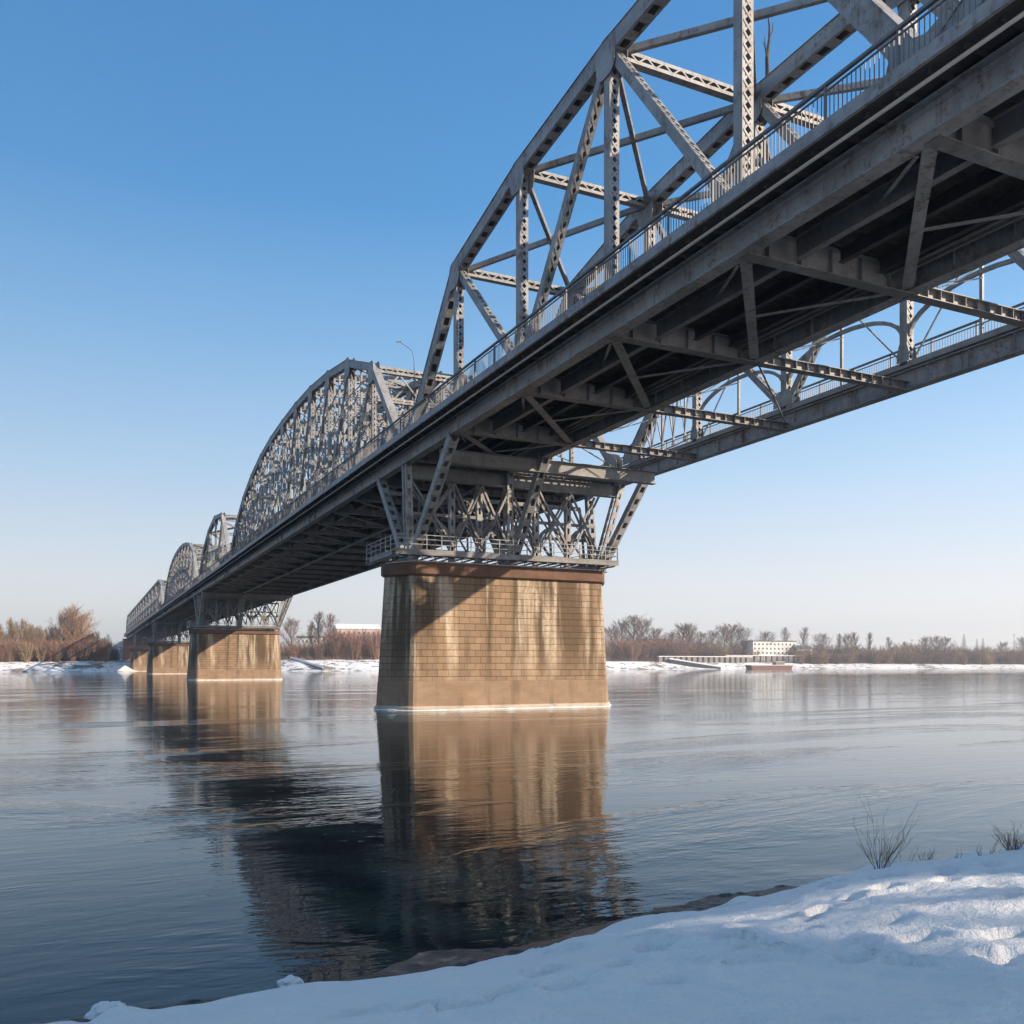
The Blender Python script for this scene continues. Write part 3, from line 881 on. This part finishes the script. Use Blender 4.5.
def shrub_mesh(seed, h, m_crown, n=26, tw=.05):
    rd = random.Random(seed); cr = MB(); st = MB()
    for i in range(n):
        az = rd.random()*2*PI; out = rd.uniform(.05,.42)
        d = Vector((math.cos(az)*out, math.sin(az)*out, 1)).normalized(); p = Vector((math.cos(az)*h*.12*rd.random(), math.sin(az)*h*.12*rd.random(), -.3)); L = h*rd.uniform(.6,1.05)
        e = p+d*L; (st if i < 5 else cr).tube([p, p.lerp(e,.5), e], [.05,.035,.015], 3, False)
        for j in range(16):
            f = rd.uniform(.15,1); q = p.lerp(e, f); a = Vector((rd.uniform(-1,1), rd.uniform(-1,1), rd.uniform(.2,1.6))).normalized(); l = h*rd.uniform(.1,.24)
            s = Vector((rd.uniform(-1,1), rd.uniform(-1,1), 0)).normalized()*tw*.5
            cr.tri(q-s, q+s, q+a*l)
            for w in range(2):
                b = (a+Vector((rd.uniform(-.7,.7), rd.uniform(-.7,.7), rd.uniform(-.2,.5)))).normalized(); g = q+a*l*rd.uniform(.3,.9)
                cr.tri(g-s*.8, g+s*.8, g+b*l*.6)
    return st.mesh('trunk', M_BARK), cr.mesh('crown', m_crown)
def conifer_mesh(seed, h):
    rd = random.Random(seed); tr = MB(); cr = MB()
    tr.tube([(0,0,-.5),(0,0,h*.98)], [h*.018,.03], 6)
    for i in range(150):
        t = .1+.9*(i/150)**.9; az = i*2.4; L = h*.21*(1-t)**.8*rd.uniform(.7,1.2)+.25
        p = Vector((0,0,h*t)); d = Vector((math.cos(az), math.sin(az), -.25+.35*t)).normalized(); s = d.cross(Vector((0,0,1))).normalized()
        for k in range(7):
            f = (k+1)/7; q = p+d*L*f*.9
            for sg in (-1,1):
                e = q+(d*.6+s*sg*.8+Vector((0,0,rd.uniform(-.5,.1)))).normalized()*L*.32*(1.25-f*.7)
                cr.tri(q-d*L*.06, q+d*L*.09, e)
            cr.tri(q-s*.12, q+s*.12, q+d*L*.2+Vector((0,0,-.1)))
    return tr.mesh('trunk', M_BARK), cr.mesh('crown', M_CONIFER)
V_ROUND = [tree_meshes(10+i, 16, .40, .55, M_TWIG_P, .06, 26, 10, 9) for i in range(4)]
V_TALL = [tree_meshes(30+i, 18, .27, .85, M_TWIG_P, .06, 24, 10, 8) for i in range(3)]
V_WIL = [tree_meshes(50+i, 15, .36, .95, M_TWIG_T, .05, 26, 9, 8, .1) for i in range(4)]
V_ORG = [tree_meshes(60+i, 15, .48, .75, M_TWIG_O, .055, 30, 11, 10, .08) for i in range(2)]
V_SHB = [shrub_mesh(70+i, 6, M_TWIG_P, 34, .07) for i in range(3)]+[shrub_mesh(75, 6, M_TWIG_T, 34, .07)]
V_RUS = [shrub_mesh(80+i, 7, M_TWIG_R, 40, .07) for i in range(2)]
V_CON = [conifer_mesh(90+i, 15) for i in range(2)]
def plant(name, var, px, q, top, label, cat='tree', group=None, h0=16, sx=1.0):
    """top = image row its tip reaches"""
    p, d = far_at(px, q)
    h = (YH-top)/F*d+H-p.z
    s = max(h, 2.0)/h0
    o = empty(name, p, random.uniform(0, 2*PI)); o.scale = (s*sx, s*sx, s)
    inst('trunk', var[0], o); inst('crown', var[1], o)
    tag(o, label, cat, group); return o
rd = random.Random(5)
# left bank thicket
LG = 'bare willows in the thicket on the left bank'
LL = 'bare tan willow in the dense thicket on the far left bank'
for i in range(58):
    px = -45+i*2.9+rd.uniform(-1.5,1.5); q = rd.uniform(30, 62)
    topy = 630+rd.uniform(-5,8)-(7 if 8 < px < 24 else 0)+max(0, px-92)*.9
    plant('willow_tree', rd.choice(V_WIL), px, q, topy, LL, 'tree', LG, 15)
for px, topy, q, lb in ((73, 611, 34, 'tall orange willow with a broad fan crown, highest on the left bank'), (64, 616, 40, 'orange willow just left of the tallest one on the left bank'), (82, 618, 38, 'orange willow just right of the tallest one, nearest the bridge end')):
    plant('willow_tree', V_ORG[px % 2], px, q, topy, lb, 'tree', None, 15, 1.0)
for i in range(46):
    px = -30+i*3.1+rd.uniform(-1,1)
    plant('willow_shrub', V_RUS[i % 2] if rd.random() < .5 else V_SHB[3], px, rd.uniform(22,32), 640+rd.uniform(-3,5), 'low russet brush at the foot of the left bank thicket', 'shrub', 'brush along the left bank', 6.5, 1.2)
# between the first two piers
for px, topy in ((318, 611), (328, 613), (312, 622)):
    plant('bare_tree', V_TALL[px % 3], px, 48, topy, {318:'tallest bare tree rising between the two nearest piers', 328:'bare tree just right of the tallest one between the nearest piers', 312:'shorter bare tree left of the tallest one between the nearest piers'}[px], 'tree', None, 18, 1.1)
for i in range(24):
    px = 286+i*4.3+rd.uniform(-1.5,1.5)
    topy = 637+rd.uniform(-4,4)-(5 if px > 325 else -5)
    plant('russet_shrub', V_RUS[i % 2], px, rd.uniform(36,52), topy, 'russet bare shrub in the thicket seen between the two nearest piers', 'shrub', 'russet thicket between the piers', 7, 1.15)
plant('bare_tree', V_ROUND[0], 291, 70, 620, 'dark bare tree directly beside the right end of the second pier', 'tree')
# right bank
RG = 'bare shrubs along the right bank'
for i in range(150):
    px = 604+i*3.0+rd.uniform(-2,2)
    if 745 < px < 800 and rd.random() < .75: continue
    q = rd.uniform(36, 90)
    topy = np.interp(px, [604,700,800,900,1024], [641,643,646,645,650])+rd.uniform(-4,4)
    v = (rd.choice(V_RUS) if 612 < px < 720 and rd.random() < .6 else rd.choice(V_SHB))
    plant('bare_shrub', v, px, q, topy, 'bare brown shrub in the long dense hedge on the right bank', 'shrub', RG, 6.3, 1.5)
for i in range(60):
    px = 800+i*4.2+rd.uniform(-1,1)
    plant('bare_shrub', rd.choice(V_SHB), px, rd.uniform(20,34), 650+rd.uniform(-2,3), 'low dark bare shrub at the edge of the snowy right bank', 'shrub', 'low shrubs edging the right bank', 6.3, 1.7)
spec = [(622,622,0),(634,616,0),(641,621,0),(655,629,0),(683,625,0),(690,626,1),(724,627,0),(732,625,0),(741,628,1),(766,632,0),(786,627,3),(803,627,3),(822,634,1),(838,633,3),(856,632,3),(869,632,3),(848,635,0),(890,637,3),(925,638,0),(937,637,0),(945,638,0),(905,641,3),(1002,643,0),(1024,638,0),(1040,640,1),(612,628,1),(672,633,0),(700,633,1),(712,632,0)]
for k, (px, ty, kd) in enumerate(spec):
    v = V_ROUND[k % 4] if kd == 0 else V_TALL[k % 3] if kd == 3 else V_ROUND[(k+1) % 4]
    lab = {634:'tallest rounded bare tree just right of the nearest pier', 683:'rounded bare tree left of the white building, with an even dome crown', 786:'slender bare tree behind the right half of the white building',
           803:'narrow tall bare tree just right of the white building', 869:'narrow bare tree taller than the hedge midway along the right bank'}.get(px)
    plant('bare_tree', v, px, 60+rd.uniform(0,40), ty, lab or 'bare grey brown tree rising above the hedge on the right bank', 'tree', None if lab else 'bare trees on the right bank', 16 if kd != 3 else 18, 1.1 if kd != 3 else .9)
for k, (px, ty, lb) in enumerate(((964,634,'tallest dark conifer above the hedge far right'), (977,639,'small dark conifer between two others far right'), (983,638,'dark conifer rightmost of the three far right'))):
    plant('conifer_tree', V_CON[k % 2], px, 62+6*k, ty, lb, 'tree', None, 15, 1.0)
# undergrowth and far woods as masses
def mass(name, spans, m, label, n, h, tw):
    r_ = random.Random(11); mb = MB()
    for (a, b, q0, q1, hh) in spans:
        for i in range(int(n*(b-a)/100)):
            px = r_.uniform(a, b); p, d = far_at(px, r_.uniform(q0, q1)); L = hh*r_.uniform(.4,1)
            dv = Vector((r_.uniform(-.5,.5), r_.uniform(-.5,.5), 1)).normalized()*L; s = Vector((r_.uniform(-1,1), r_.uniform(-1,1), 0)).normalized()*tw
            mb.tri(p-s-Vector((0,0,.2)), p+s-Vector((0,0,.2)), p+dv)
    o = mb.build(name, m); tag(o, label, 'undergrowth', None, 'stuff')
mass('undergrowth', [(-60,112,24,70,3.6),(284,382,34,60,3.0),(606,1120,30,100,3.6),(800,1120,22,40,3.0)], M_TWIG_P, 'brown tangled undergrowth below the trees on the far banks', 3600, 3, .12)
mass('far_wood', [(-120,300,120,260,13),(280,620,130,260,9),(600,1160,150,300,12)], M_TWIG_P, 'distant brown wood behind the far bank trees', 1400, 10, .35)

# ------------------------------------------------------------------ far buildings and boats
def house(name, px0, px1, y_top, q, depth, m, label, rows, cols, roof='flat', roof_m=M_ROOFD, zbase=None):
    (p0, d0), (p1, d1) = far_at(px0, q), far_at(px1, q)
    u = (p1-p0); u.z = 0; W = u.length; ang = math.atan2(u.y, u.x)
    z0 = min(p0.z, p1.z)-.5; zt = (YH-y_top)/F*(d0+d1)/2+H; hh = zt-z0
    root = empty(name, (p0.x, p0.y, z0), ang); tag(root, label, 'building')
    mb = MB(); mb.abox(0, W, 0, depth, 0, hh); wall = mb.build('wall', m, root)
    mb = MB()
    if roof == 'flat': mb.abox(-.4, W+.4, -.4, depth+.4, hh+.005, hh+.7)
    else:
        mb.v = [(-.5,-.5,hh),(W+.5,-.5,hh),(W+.5,depth+.5,hh),(-.5,depth+.5,hh),(-.5,depth/2,hh+3),(W+.5,depth/2,hh+3)]
        mb.f = [(0,1,5,4),(2,3,4,5),(0,4,3),(1,2,5),(0,3,2,1)]
    mb.build('roof', roof_m, root)
    rh = min(3.4, (hh-1.0)/max(rows,1))
    for i in range(rows):
        zc = hh-1.1-rh*(i+.5)+.6
        for k in range(cols):
            xc = W*(k+.5)/cols; ww = W/cols*.21
            mb = MB(); mb.abox(xc-ww, xc+ww, -.06, .1, zc-rh*.24, zc+rh*.24); w = mb.build('window', M_WHITEWALL, root)
            mb = MB(); mb.abox(xc-ww+.12, xc+ww-.12, -.09, -.062, zc-rh*.24+.12, zc+rh*.24-.12); mb.build('pane', M_GLASS, w)
    return root
house('white_building', 753, 796, 641.5, 64, 14, M_WHITEWALL, 'long white building with rows of windows and a flat dark roof on the right bank', 3, 11)
house('side_building', 797, 812, 649, 58, 9, M_WHITEWALL, 'low white annexe just right of the long white building', 1, 4, 'gable')
house('pale_house', 649, 672, 640, 105, 12, M_PINKWALL, 'pale pink low house half hidden by trees just right of the nearest pier', 2, 7)
house('pale_house', 702, 716, 646, 110, 10, M_WHITEWALL, 'small pale house behind trees left of the long white building', 1, 4, 'gable')
house('orange_house', 337, 381, 629, 80, 14, M_PINKWALL, 'wide salmon house behind the russet thicket beside the nearest pier', 2, 9, 'gable', M_SNOW_CLEAN)
house('cream_house', 297, 321, 637.5, 78, 10, M_WHITEWALL, 'low cream house behind shrubs beside the second pier', 1, 6)
house('bank_house', 76, 94, 640, 70, 10, M_WHITEWALL, 'small white house with reddish roof by the bridge end', 1, 4, 'gable', M_BROWN)
# embankment walls on the right bank
def wall_run(name, px0, px1, q, z0, z1, th, m, label, cat, cap=None):
    (p0, d0), (p1, d1) = far_at(px0, q), far_at(px1, q); u = p1-p0; u.z = 0; L = u.length
    root = empty(name, (p0.x, p0.y, 0), math.atan2(u.y, u.x)); tag(root, label, cat)
    mb = MB(); k = int(L/5)
    for i in range(k): mb.abox(L*i/k, L*(i+.62)/k, 0, th, z0, z1)
    mb.build('wall_panel', m, root)
    mb = MB(); mb.abox(-.2, L+.2, -.2, th+.2, z1+.005, z1+.45); mb.build('coping', cap or M_SNOW_CLEAN, root)
    return root
wall_run('retaining_wall', 659, 752, 27, 4.5, 8.6, 2, M_DARKCONC, 'low dark retaining wall with snow on top running below the trees', 'wall')
wall_run('terrace_wall', 726, 822, 34, 4.5, 9.6, 2, M_DARKCONC, 'dark terrace wall with snowy top in front of the long white building', 'wall')
def slipway(px0, px1, q0, q1, z0, z1, m, label):
    p0, _ = far_at(px0, q0); p1, _ = far_at(px1, q1); mb = MB()
    dv = (p1-p0); dv.z = 0; n = Vector((-dv.y, dv.x, 0)).normalized()
    mb.bar(Vector((p0.x, p0.y, z0)), Vector((p1.x, p1.y, z1)), 7, 2.6, (0,0,1))
    o = mb.build('boat_ramp', m); tag(o, label, 'ramp')
    mb = MB(); off = -n*3.55 if (-n).y < 0 else n*3.55
    mb.bar(Vector((p0.x, p0.y, z0+1.75))+off, Vector((p1.x, p1.y, z1+1.75))+off, .15, .9, (0,0,1)); mb.build('kerb', M_SNOW_CLEAN, o)
slipway(668, 719, 24, 4, 5.6, .0, M_HULL, 'dark sloping boat ramp running down the snowy bank right of the nearest pier')
slipway(297, 329, 26, 5, 5.0, .2, M_DARKCONC, 'dark narrow stair ramp down the snowy bank between the two nearest piers')
p, d = far_at(748, -9); p2, d2 = far_at(790, -9)
u = p2-p; u.z = 0; L = u.length
barge = empty('moored_barge', (p.x, p.y, 0), math.atan2(u.y, u.x)); tag(barge, 'long brown barge moored along the right bank below the white building', 'barge')
mb = MB()
mb.v = [(1.5,-3,-.6),(L-1.5,-3,-.6),(L-1.5,3,-.6),(1.5,3,-.6),(0,-3.4,2.6),(L,-3.4,2.6),(L,3.4,2.6),(0,3.4,2.6)]
mb.f = [(0,3,2,1),(4,5,6,7),(0,1,5,4),(1,2,6,5),(2,3,7,6),(3,0,4,7)]
mb.build('hull', M_BROWN, barge)
mb = MB(); mb.abox(.3, L-.3, -3.1, 3.1, 2.605, 2.9); mb.build('deck', M_SNOW_CLEAN, barge)
mb = MB(); mb.abox(L*.62, L*.82, -2, 2, 2.905, 4.9); cb = mb.build('cabin', M_DARKCONC, barge)
mb = MB(); mb.abox(L*.62-.3, L*.82+.3, -2.3, 2.3, 4.905, 5.2); mb.build('cabin_roof', M_SNOW_CLEAN, cb)
# poles on the right bank
for px, top, q, lb in ((1014, 634, 48, 'thin utility pole with a crossarm at the far right of the bank'), (912, 639, 48, 'thin utility pole above the hedge left of the three conifers'), (894, 642, 60, 'thin utility pole farther left above the hedge')):
    p, d = far_at(px, q); h = (YH-top)/F*d+H-p.z
    root = empty('utility_pole', p); tag(root, lb, 'pole')
    mb = MB(); mb.tube([(0,0,-.5),(0,0,h)], [.22,.15], 8); mb.build('pole', M_LAMP, root)
    mb = MB(); mb.abox(-1.6,1.6,-.1,.1,h-1.2,h-.95)
    for x in (-1.4,0,1.4): mb.abox(x-.08,x+.08,-.08,.08,h-.95,h-.6)
    mb.build('crossarm', M_LAMP, root)
# approach embankment behind the abutment, conifers beside it
mb = MB(); ys = [560.3, 620, 760, 1100]; 
for y in ys:
    for x, z in ((2,-1),(18.5,16.6),(42,16.6),(60,-1)): mb.v.append((x,y,z))
for k in range(3):
    b = k*4
    for i in range(3): mb.f.append((b+i, b+i+1, b+i+5, b+i+4))
mb.f.append((0,1,2,3)); o = mb.build('approach_embankment', M_FAR); tag(o, kind='structure')
for k, (px, q, top, lb) in enumerate(((101, 44, 638, 'dark conifer left of the bridge end'), (108, 34, 634, 'dark conifer tight against the bridge end'), (96, 52, 642, 'low dark conifer farthest left beside the bridge end'))):
    plant('conifer_tree', V_CON[k % 2], px, q, top, lb, 'tree', None, 15, 1.9)
for k in range(8):
    plant('dark_shrub', V_SHB[k % 3], 94+k*3.2, 26+2*k, 647, 'dark shrub in the shade beside the far bridge end', 'shrub', 'dark shrubs by the bridge end', 6.5, 1.4)

def lamp_post(x, y, h, arm, lb):
    root = empty('lamp_post', (x, y, ST-.05)); tag(root, lb, 'street lamp')
    mb = MB(); pts = [(0,0,0),(0,0,h*.8)]
    for k in range(1, 7):
        t = PI/2*k/6*.9; pts.append((-arm*.35*(1-math.cos(t)), 0, h*.8+h*.16*math.sin(t)))
    pts.append((-arm, 0, h+.12)); mb.tube(pts, [.04,.03]+[.022]*7, 8); mb.build('pole', M_LAMP, root)
    mb = MB(); mb.box((-arm-.1, 0, h+.13), (.16,0,.04), (0,.05,0), (-.006,0,.025)); mb.build('lamp_head', M_LAMP, root)
lamp_post(20.45, 58.8, 6.0, 1.0, 'thin curved street lamp standing on the deck above the nearest pier')
for y, h, lb in ((538, 9, 'tiny lamp post at the very end of the bridge'), (520, 8, 'tiny lamp post just before the bridge end')):
    lamp_post(20.45, y, h, 1.2, lb)

# bare branch caught on the second truss plane
def stems(mb, p, d, L, r, rd, depth, droop=.0, kink=.16):
    pts = [Vector(p)]; d = Vector(d).normalized(); n = 7
    for i in range(n):
        d = (d+Vector((rd.uniform(-kink,kink), rd.uniform(-kink,kink), rd.uniform(-kink,kink)-droop))).normalized(); pts.append(pts[-1]+d*L/n)
    mb.tube(pts, [r*(1-i/(n+.6)) for i in range(n+1)], 5)
    if depth:
        for k in range(rd.choice((2,3,3))):
            i = rd.randint(2, n-1); a = Vector((rd.uniform(-1,1), rd.uniform(-1,1), rd.uniform(.0,1)))
            stems(mb, pts[i], d+a*.65, L*rd.uniform(.3,.55), r*.5, rd, depth-1, droop, kink)
rd = random.Random(4)
mb = MB()
mb.tube([(0,0,-.1),(-.05,-.05,.5),(-.12,-.1,1.0),(-.02,-.05,1.5),(.12,0,2.1),(.16,.05,2.7),(.1,.1,3.3)], [.12,.10,.085,.075,.06,.045,.02], 7)
mb.tube([(-.12,-.1,1.0),(-.4,-.3,1.35),(-.5,-.36,1.75)], [.05,.035,.012], 5)
mb.tube([(-.38,-.28,1.32),(-.62,-.4,1.45)], [.03,.01], 5)
mb.tube([(.12,0,2.1),(.4,.1,2.6),(.5,.2,3.1)], [.04,.03,.012], 5)
o = mb.build('bare_branch', M_BARK, None, (29.1, 33.2, 30.7)); tag(o, 'bare forked branch sticking up from a top joint of the second truss', 'branch')

# ------------------------------------------------------------------ foreground plants and ice
def fg(px, d):
    t = (px-512)/F; r = t*d; z = ground_near(r, d); return cam2w(r, d, z)
def bush(name, px, d, L, n, seed, lb, spread=.55, r=.006, depth=2, cat='shrub'):
    rd = random.Random(seed); p = fg(px, d); mb = MB()
    for i in range(n):
        az = rd.random()*2*PI; s = spread*rd.uniform(.15,1)
        stems(mb, (math.cos(az)*.05*rd.random(), math.sin(az)*.05*rd.random(), -.05), (math.cos(az)*s, math.sin(az)*s, 1), L*rd.uniform(.5,1), r*rd.uniform(.7,1), rd, depth, 0, .09)
    o = mb.build(name, M_DRYGRASS, None, p); tag(o, lb, cat); return o
bush('bare_bush', 880, 10.4, .70, 24, 31, 'largest bare twiggy bush on the crest of the snowy near bank', .75, .0045, 3)
bush('dry_weed', 926, 10.6, .26, 9, 22, 'small dry weed just right of the largest bush on the snow', .5, .004, 2, 'weed')
bush('dry_weed', 905, 10.9, .42, 3, 26, 'sparse pale stems touching the right side of the largest bush', .5, .0035, 1, 'weed')
bush('dry_weed', 956, 10.6, .20, 3, 23, 'single thin dry stalk standing alone on the snow crest', .2, .005, 1, 'weed')
bush('dry_weed', 985, 10.3, .24, 8, 24, 'low dry weed leaning left near the right edge of the snow', .8, .005, 2, 'weed')
bush('dry_bush', 1014, 10.1, .34, 38, 25, 'dense dark reddish bush at the right edge of the snow crest', .85, .004, 3)
bush('dry_weed', 795, 11.2, .16, 5, 27, 'tiny dry weed low on the crest left of the largest bush', .5, .004, 1, 'weed')
bush('dry_weed', 778, 11.4, .10, 6, 28, 'tiniest grass tuft on the crest, leftmost of the weeds', .9, .004, 1, 'weed')
def lump(px, d, s, lb, m, seed, nm='snow_lump', sq=.55):
    import bmesh
    bm = bmesh.new(); bmesh.ops.create_icosphere(bm, subdivisions=4, radius=1)
    for v in bm.verts:
        k = 1+.28*mnoise.noise(v.co*1.7+Vector((seed,0,0)))+.1*mnoise.noise(v.co*5+Vector((0,seed,0)))
        v.co = Vector((v.co.x*k*s, v.co.y*k*s*.8, v.co.z*k*s*sq))
    me = bpy.data.meshes.new(nm); bm.to_mesh(me); bm.free(); me.materials.append(m)
    me.polygons.foreach_set('use_smooth', [True]*len(me.polygons))
    p = fg(px, d); p.z = max(p.z, 0.0)+s*sq*.3
    o = inst(nm, me, None, p); tag(o, lb, nm.replace('_', ' ')); return o
lump(290, 8.95, .13, 'white snow lump at the water edge, alone midway along the shore', M_SNOW_CLEAN, 1)
lump(108, 8.15, .17, 'larger snow lump at the shore in the bottom left corner', M_SNOW_CLEAN, 5)
lump(124, 8.2, .08, 'small snow lump beside the larger one in the bottom left corner', M_SNOW_CLEAN, 9)
lump(668, 9.4, .07, 'dark flat stone half buried in the snow slope', M_DARKCONC, 12, 'stone', .4)

# ------------------------------------------------------------------ camera, sky, sun
cam = bpy.data.cameras.new('camera'); co = bpy.data.objects.new('camera', cam); C.objects.link(co)
cam.sensor_width = 36; cam.lens = F/1024*36; cam.shift_y = (YH-512)/1024
cam.clip_start = .1; cam.clip_end = 30000
co.location = (0,0,H); co.rotation_euler = (PI/2, 0, -YAW)
sc = bpy.context.scene; sc.camera = co
sd = Vector((math.sin(SUN_AZ)*math.cos(SUN_EL), math.cos(SUN_AZ)*math.cos(SUN_EL), math.sin(SUN_EL)))
sl = bpy.data.lights.new('sun', 'SUN'); sl.energy = 3.3; sl.angle = R(.53); sl.color = (1, .82, .62)
so = bpy.data.objects.new('sun', sl); C.objects.link(so); so.rotation_euler = sd.to_track_quat('Z', 'Y').to_euler(); so.location = (40,-40,60)
w = bpy.data.worlds.new('World'); sc.world = w; w.use_nodes = True
nt = w.node_tree; nt.nodes.clear()
sky = nt.nodes.new('ShaderNodeTexSky'); sky.sky_type = 'NISHITA'; sky.sun_disc = False
sky.sun_elevation = SUN_EL; sky.sun_rotation = SUN_AZ; sky.air_density = 1.0; sky.dust_density = 1.2; sky.ozone_density = 1.6; sky.altitude = 0
bg = nt.nodes.new('ShaderNodeBackground'); bg.inputs[1].default_value = .15
ow = nt.nodes.new('ShaderNodeOutputWorld')
tcw = nt.nodes.new('ShaderNodeTexCoord'); sx = nt.nodes.new('ShaderNodeSeparateXYZ'); nt.links.new(tcw.outputs['Generated'], sx.inputs[0])
grad = ramp(nt, sx.outputs['Z'], [(0.0,(.78,.765,.775)),(.085,(.71,.72,.765)),(.21,(.40,.58,.78)),(.33,(.20,.43,.72)),(.45,(.070,.29,.62)),(.60,(.045,.225,.53)),(.8,(.20,.33,.50)),(1.0,(.26,.36,.48))])
dr = nt.nodes.new('ShaderNodeVectorMath'); dr.operation = 'DOT_PRODUCT'; nt.links.new(tcw.outputs['Generated'], dr.inputs[0]); dr.inputs[1].default_value = (.9034, -.4287, 0)
side = math_(nt, 'ADD', math_(nt, 'MULTIPLY', dr.outputs['Value'], .28), 1.0)     # brighter towards the sun's side
cir = tex(nt, coord(nt, (1.2,1.2,7), 'Generated'), 2.2, 6, .6, .5)
side = math_(nt, 'MULTIPLY', side, math_(nt, 'ADD', .955, math_(nt, 'MULTIPLY', cir, .09)))      # faint high haze
sc1 = nt.nodes.new('ShaderNodeVectorMath'); sc1.operation = 'SCALE'; nt.links.new(grad, sc1.inputs[0])
nt.links.new(math_(nt, 'MULTIPLY', side, 1/.15/2.0), sc1.inputs['Scale'])
tint = mixc(nt, .88, sky.outputs[0], sc1.outputs[0])
nt.links.new(tint, bg.inputs[0]); nt.links.new(bg.outputs[0], ow.inputs[0])
vs = sc.view_settings; vs.view_transform = 'Standard'; vs.look = 'None'; vs.exposure = 1.12; vs.gamma = 1
sc.cycles.max_bounces = 6; sc.cycles.diffuse_bounces = 3; sc.cycles.glossy_bounces = 3
sc.cycles.use_denoising = True

# winter haze over the river
mb = MB(); mb.abox(-1100, 1400, -420, 2300, -5, 75)
hm = bpy.data.materials.new('haze'); hm.use_nodes = True; hn = hm.node_tree; hn.nodes.clear()
ho = hn.nodes.new('ShaderNodeOutputMaterial'); pv = hn.nodes.new('ShaderNodeVolumePrincipled')
pv.inputs['Color'].default_value = (.93,.95,1,1); pv.inputs['Density'].default_value = .00032; pv.inputs['Anisotropy'].default_value = .2
hn.links.new(pv.outputs[0], ho.inputs['Volume'])
hz = mb.build('haze', hm); tag(hz, 'thin winter haze over the river', 'haze', None, 'stuff')
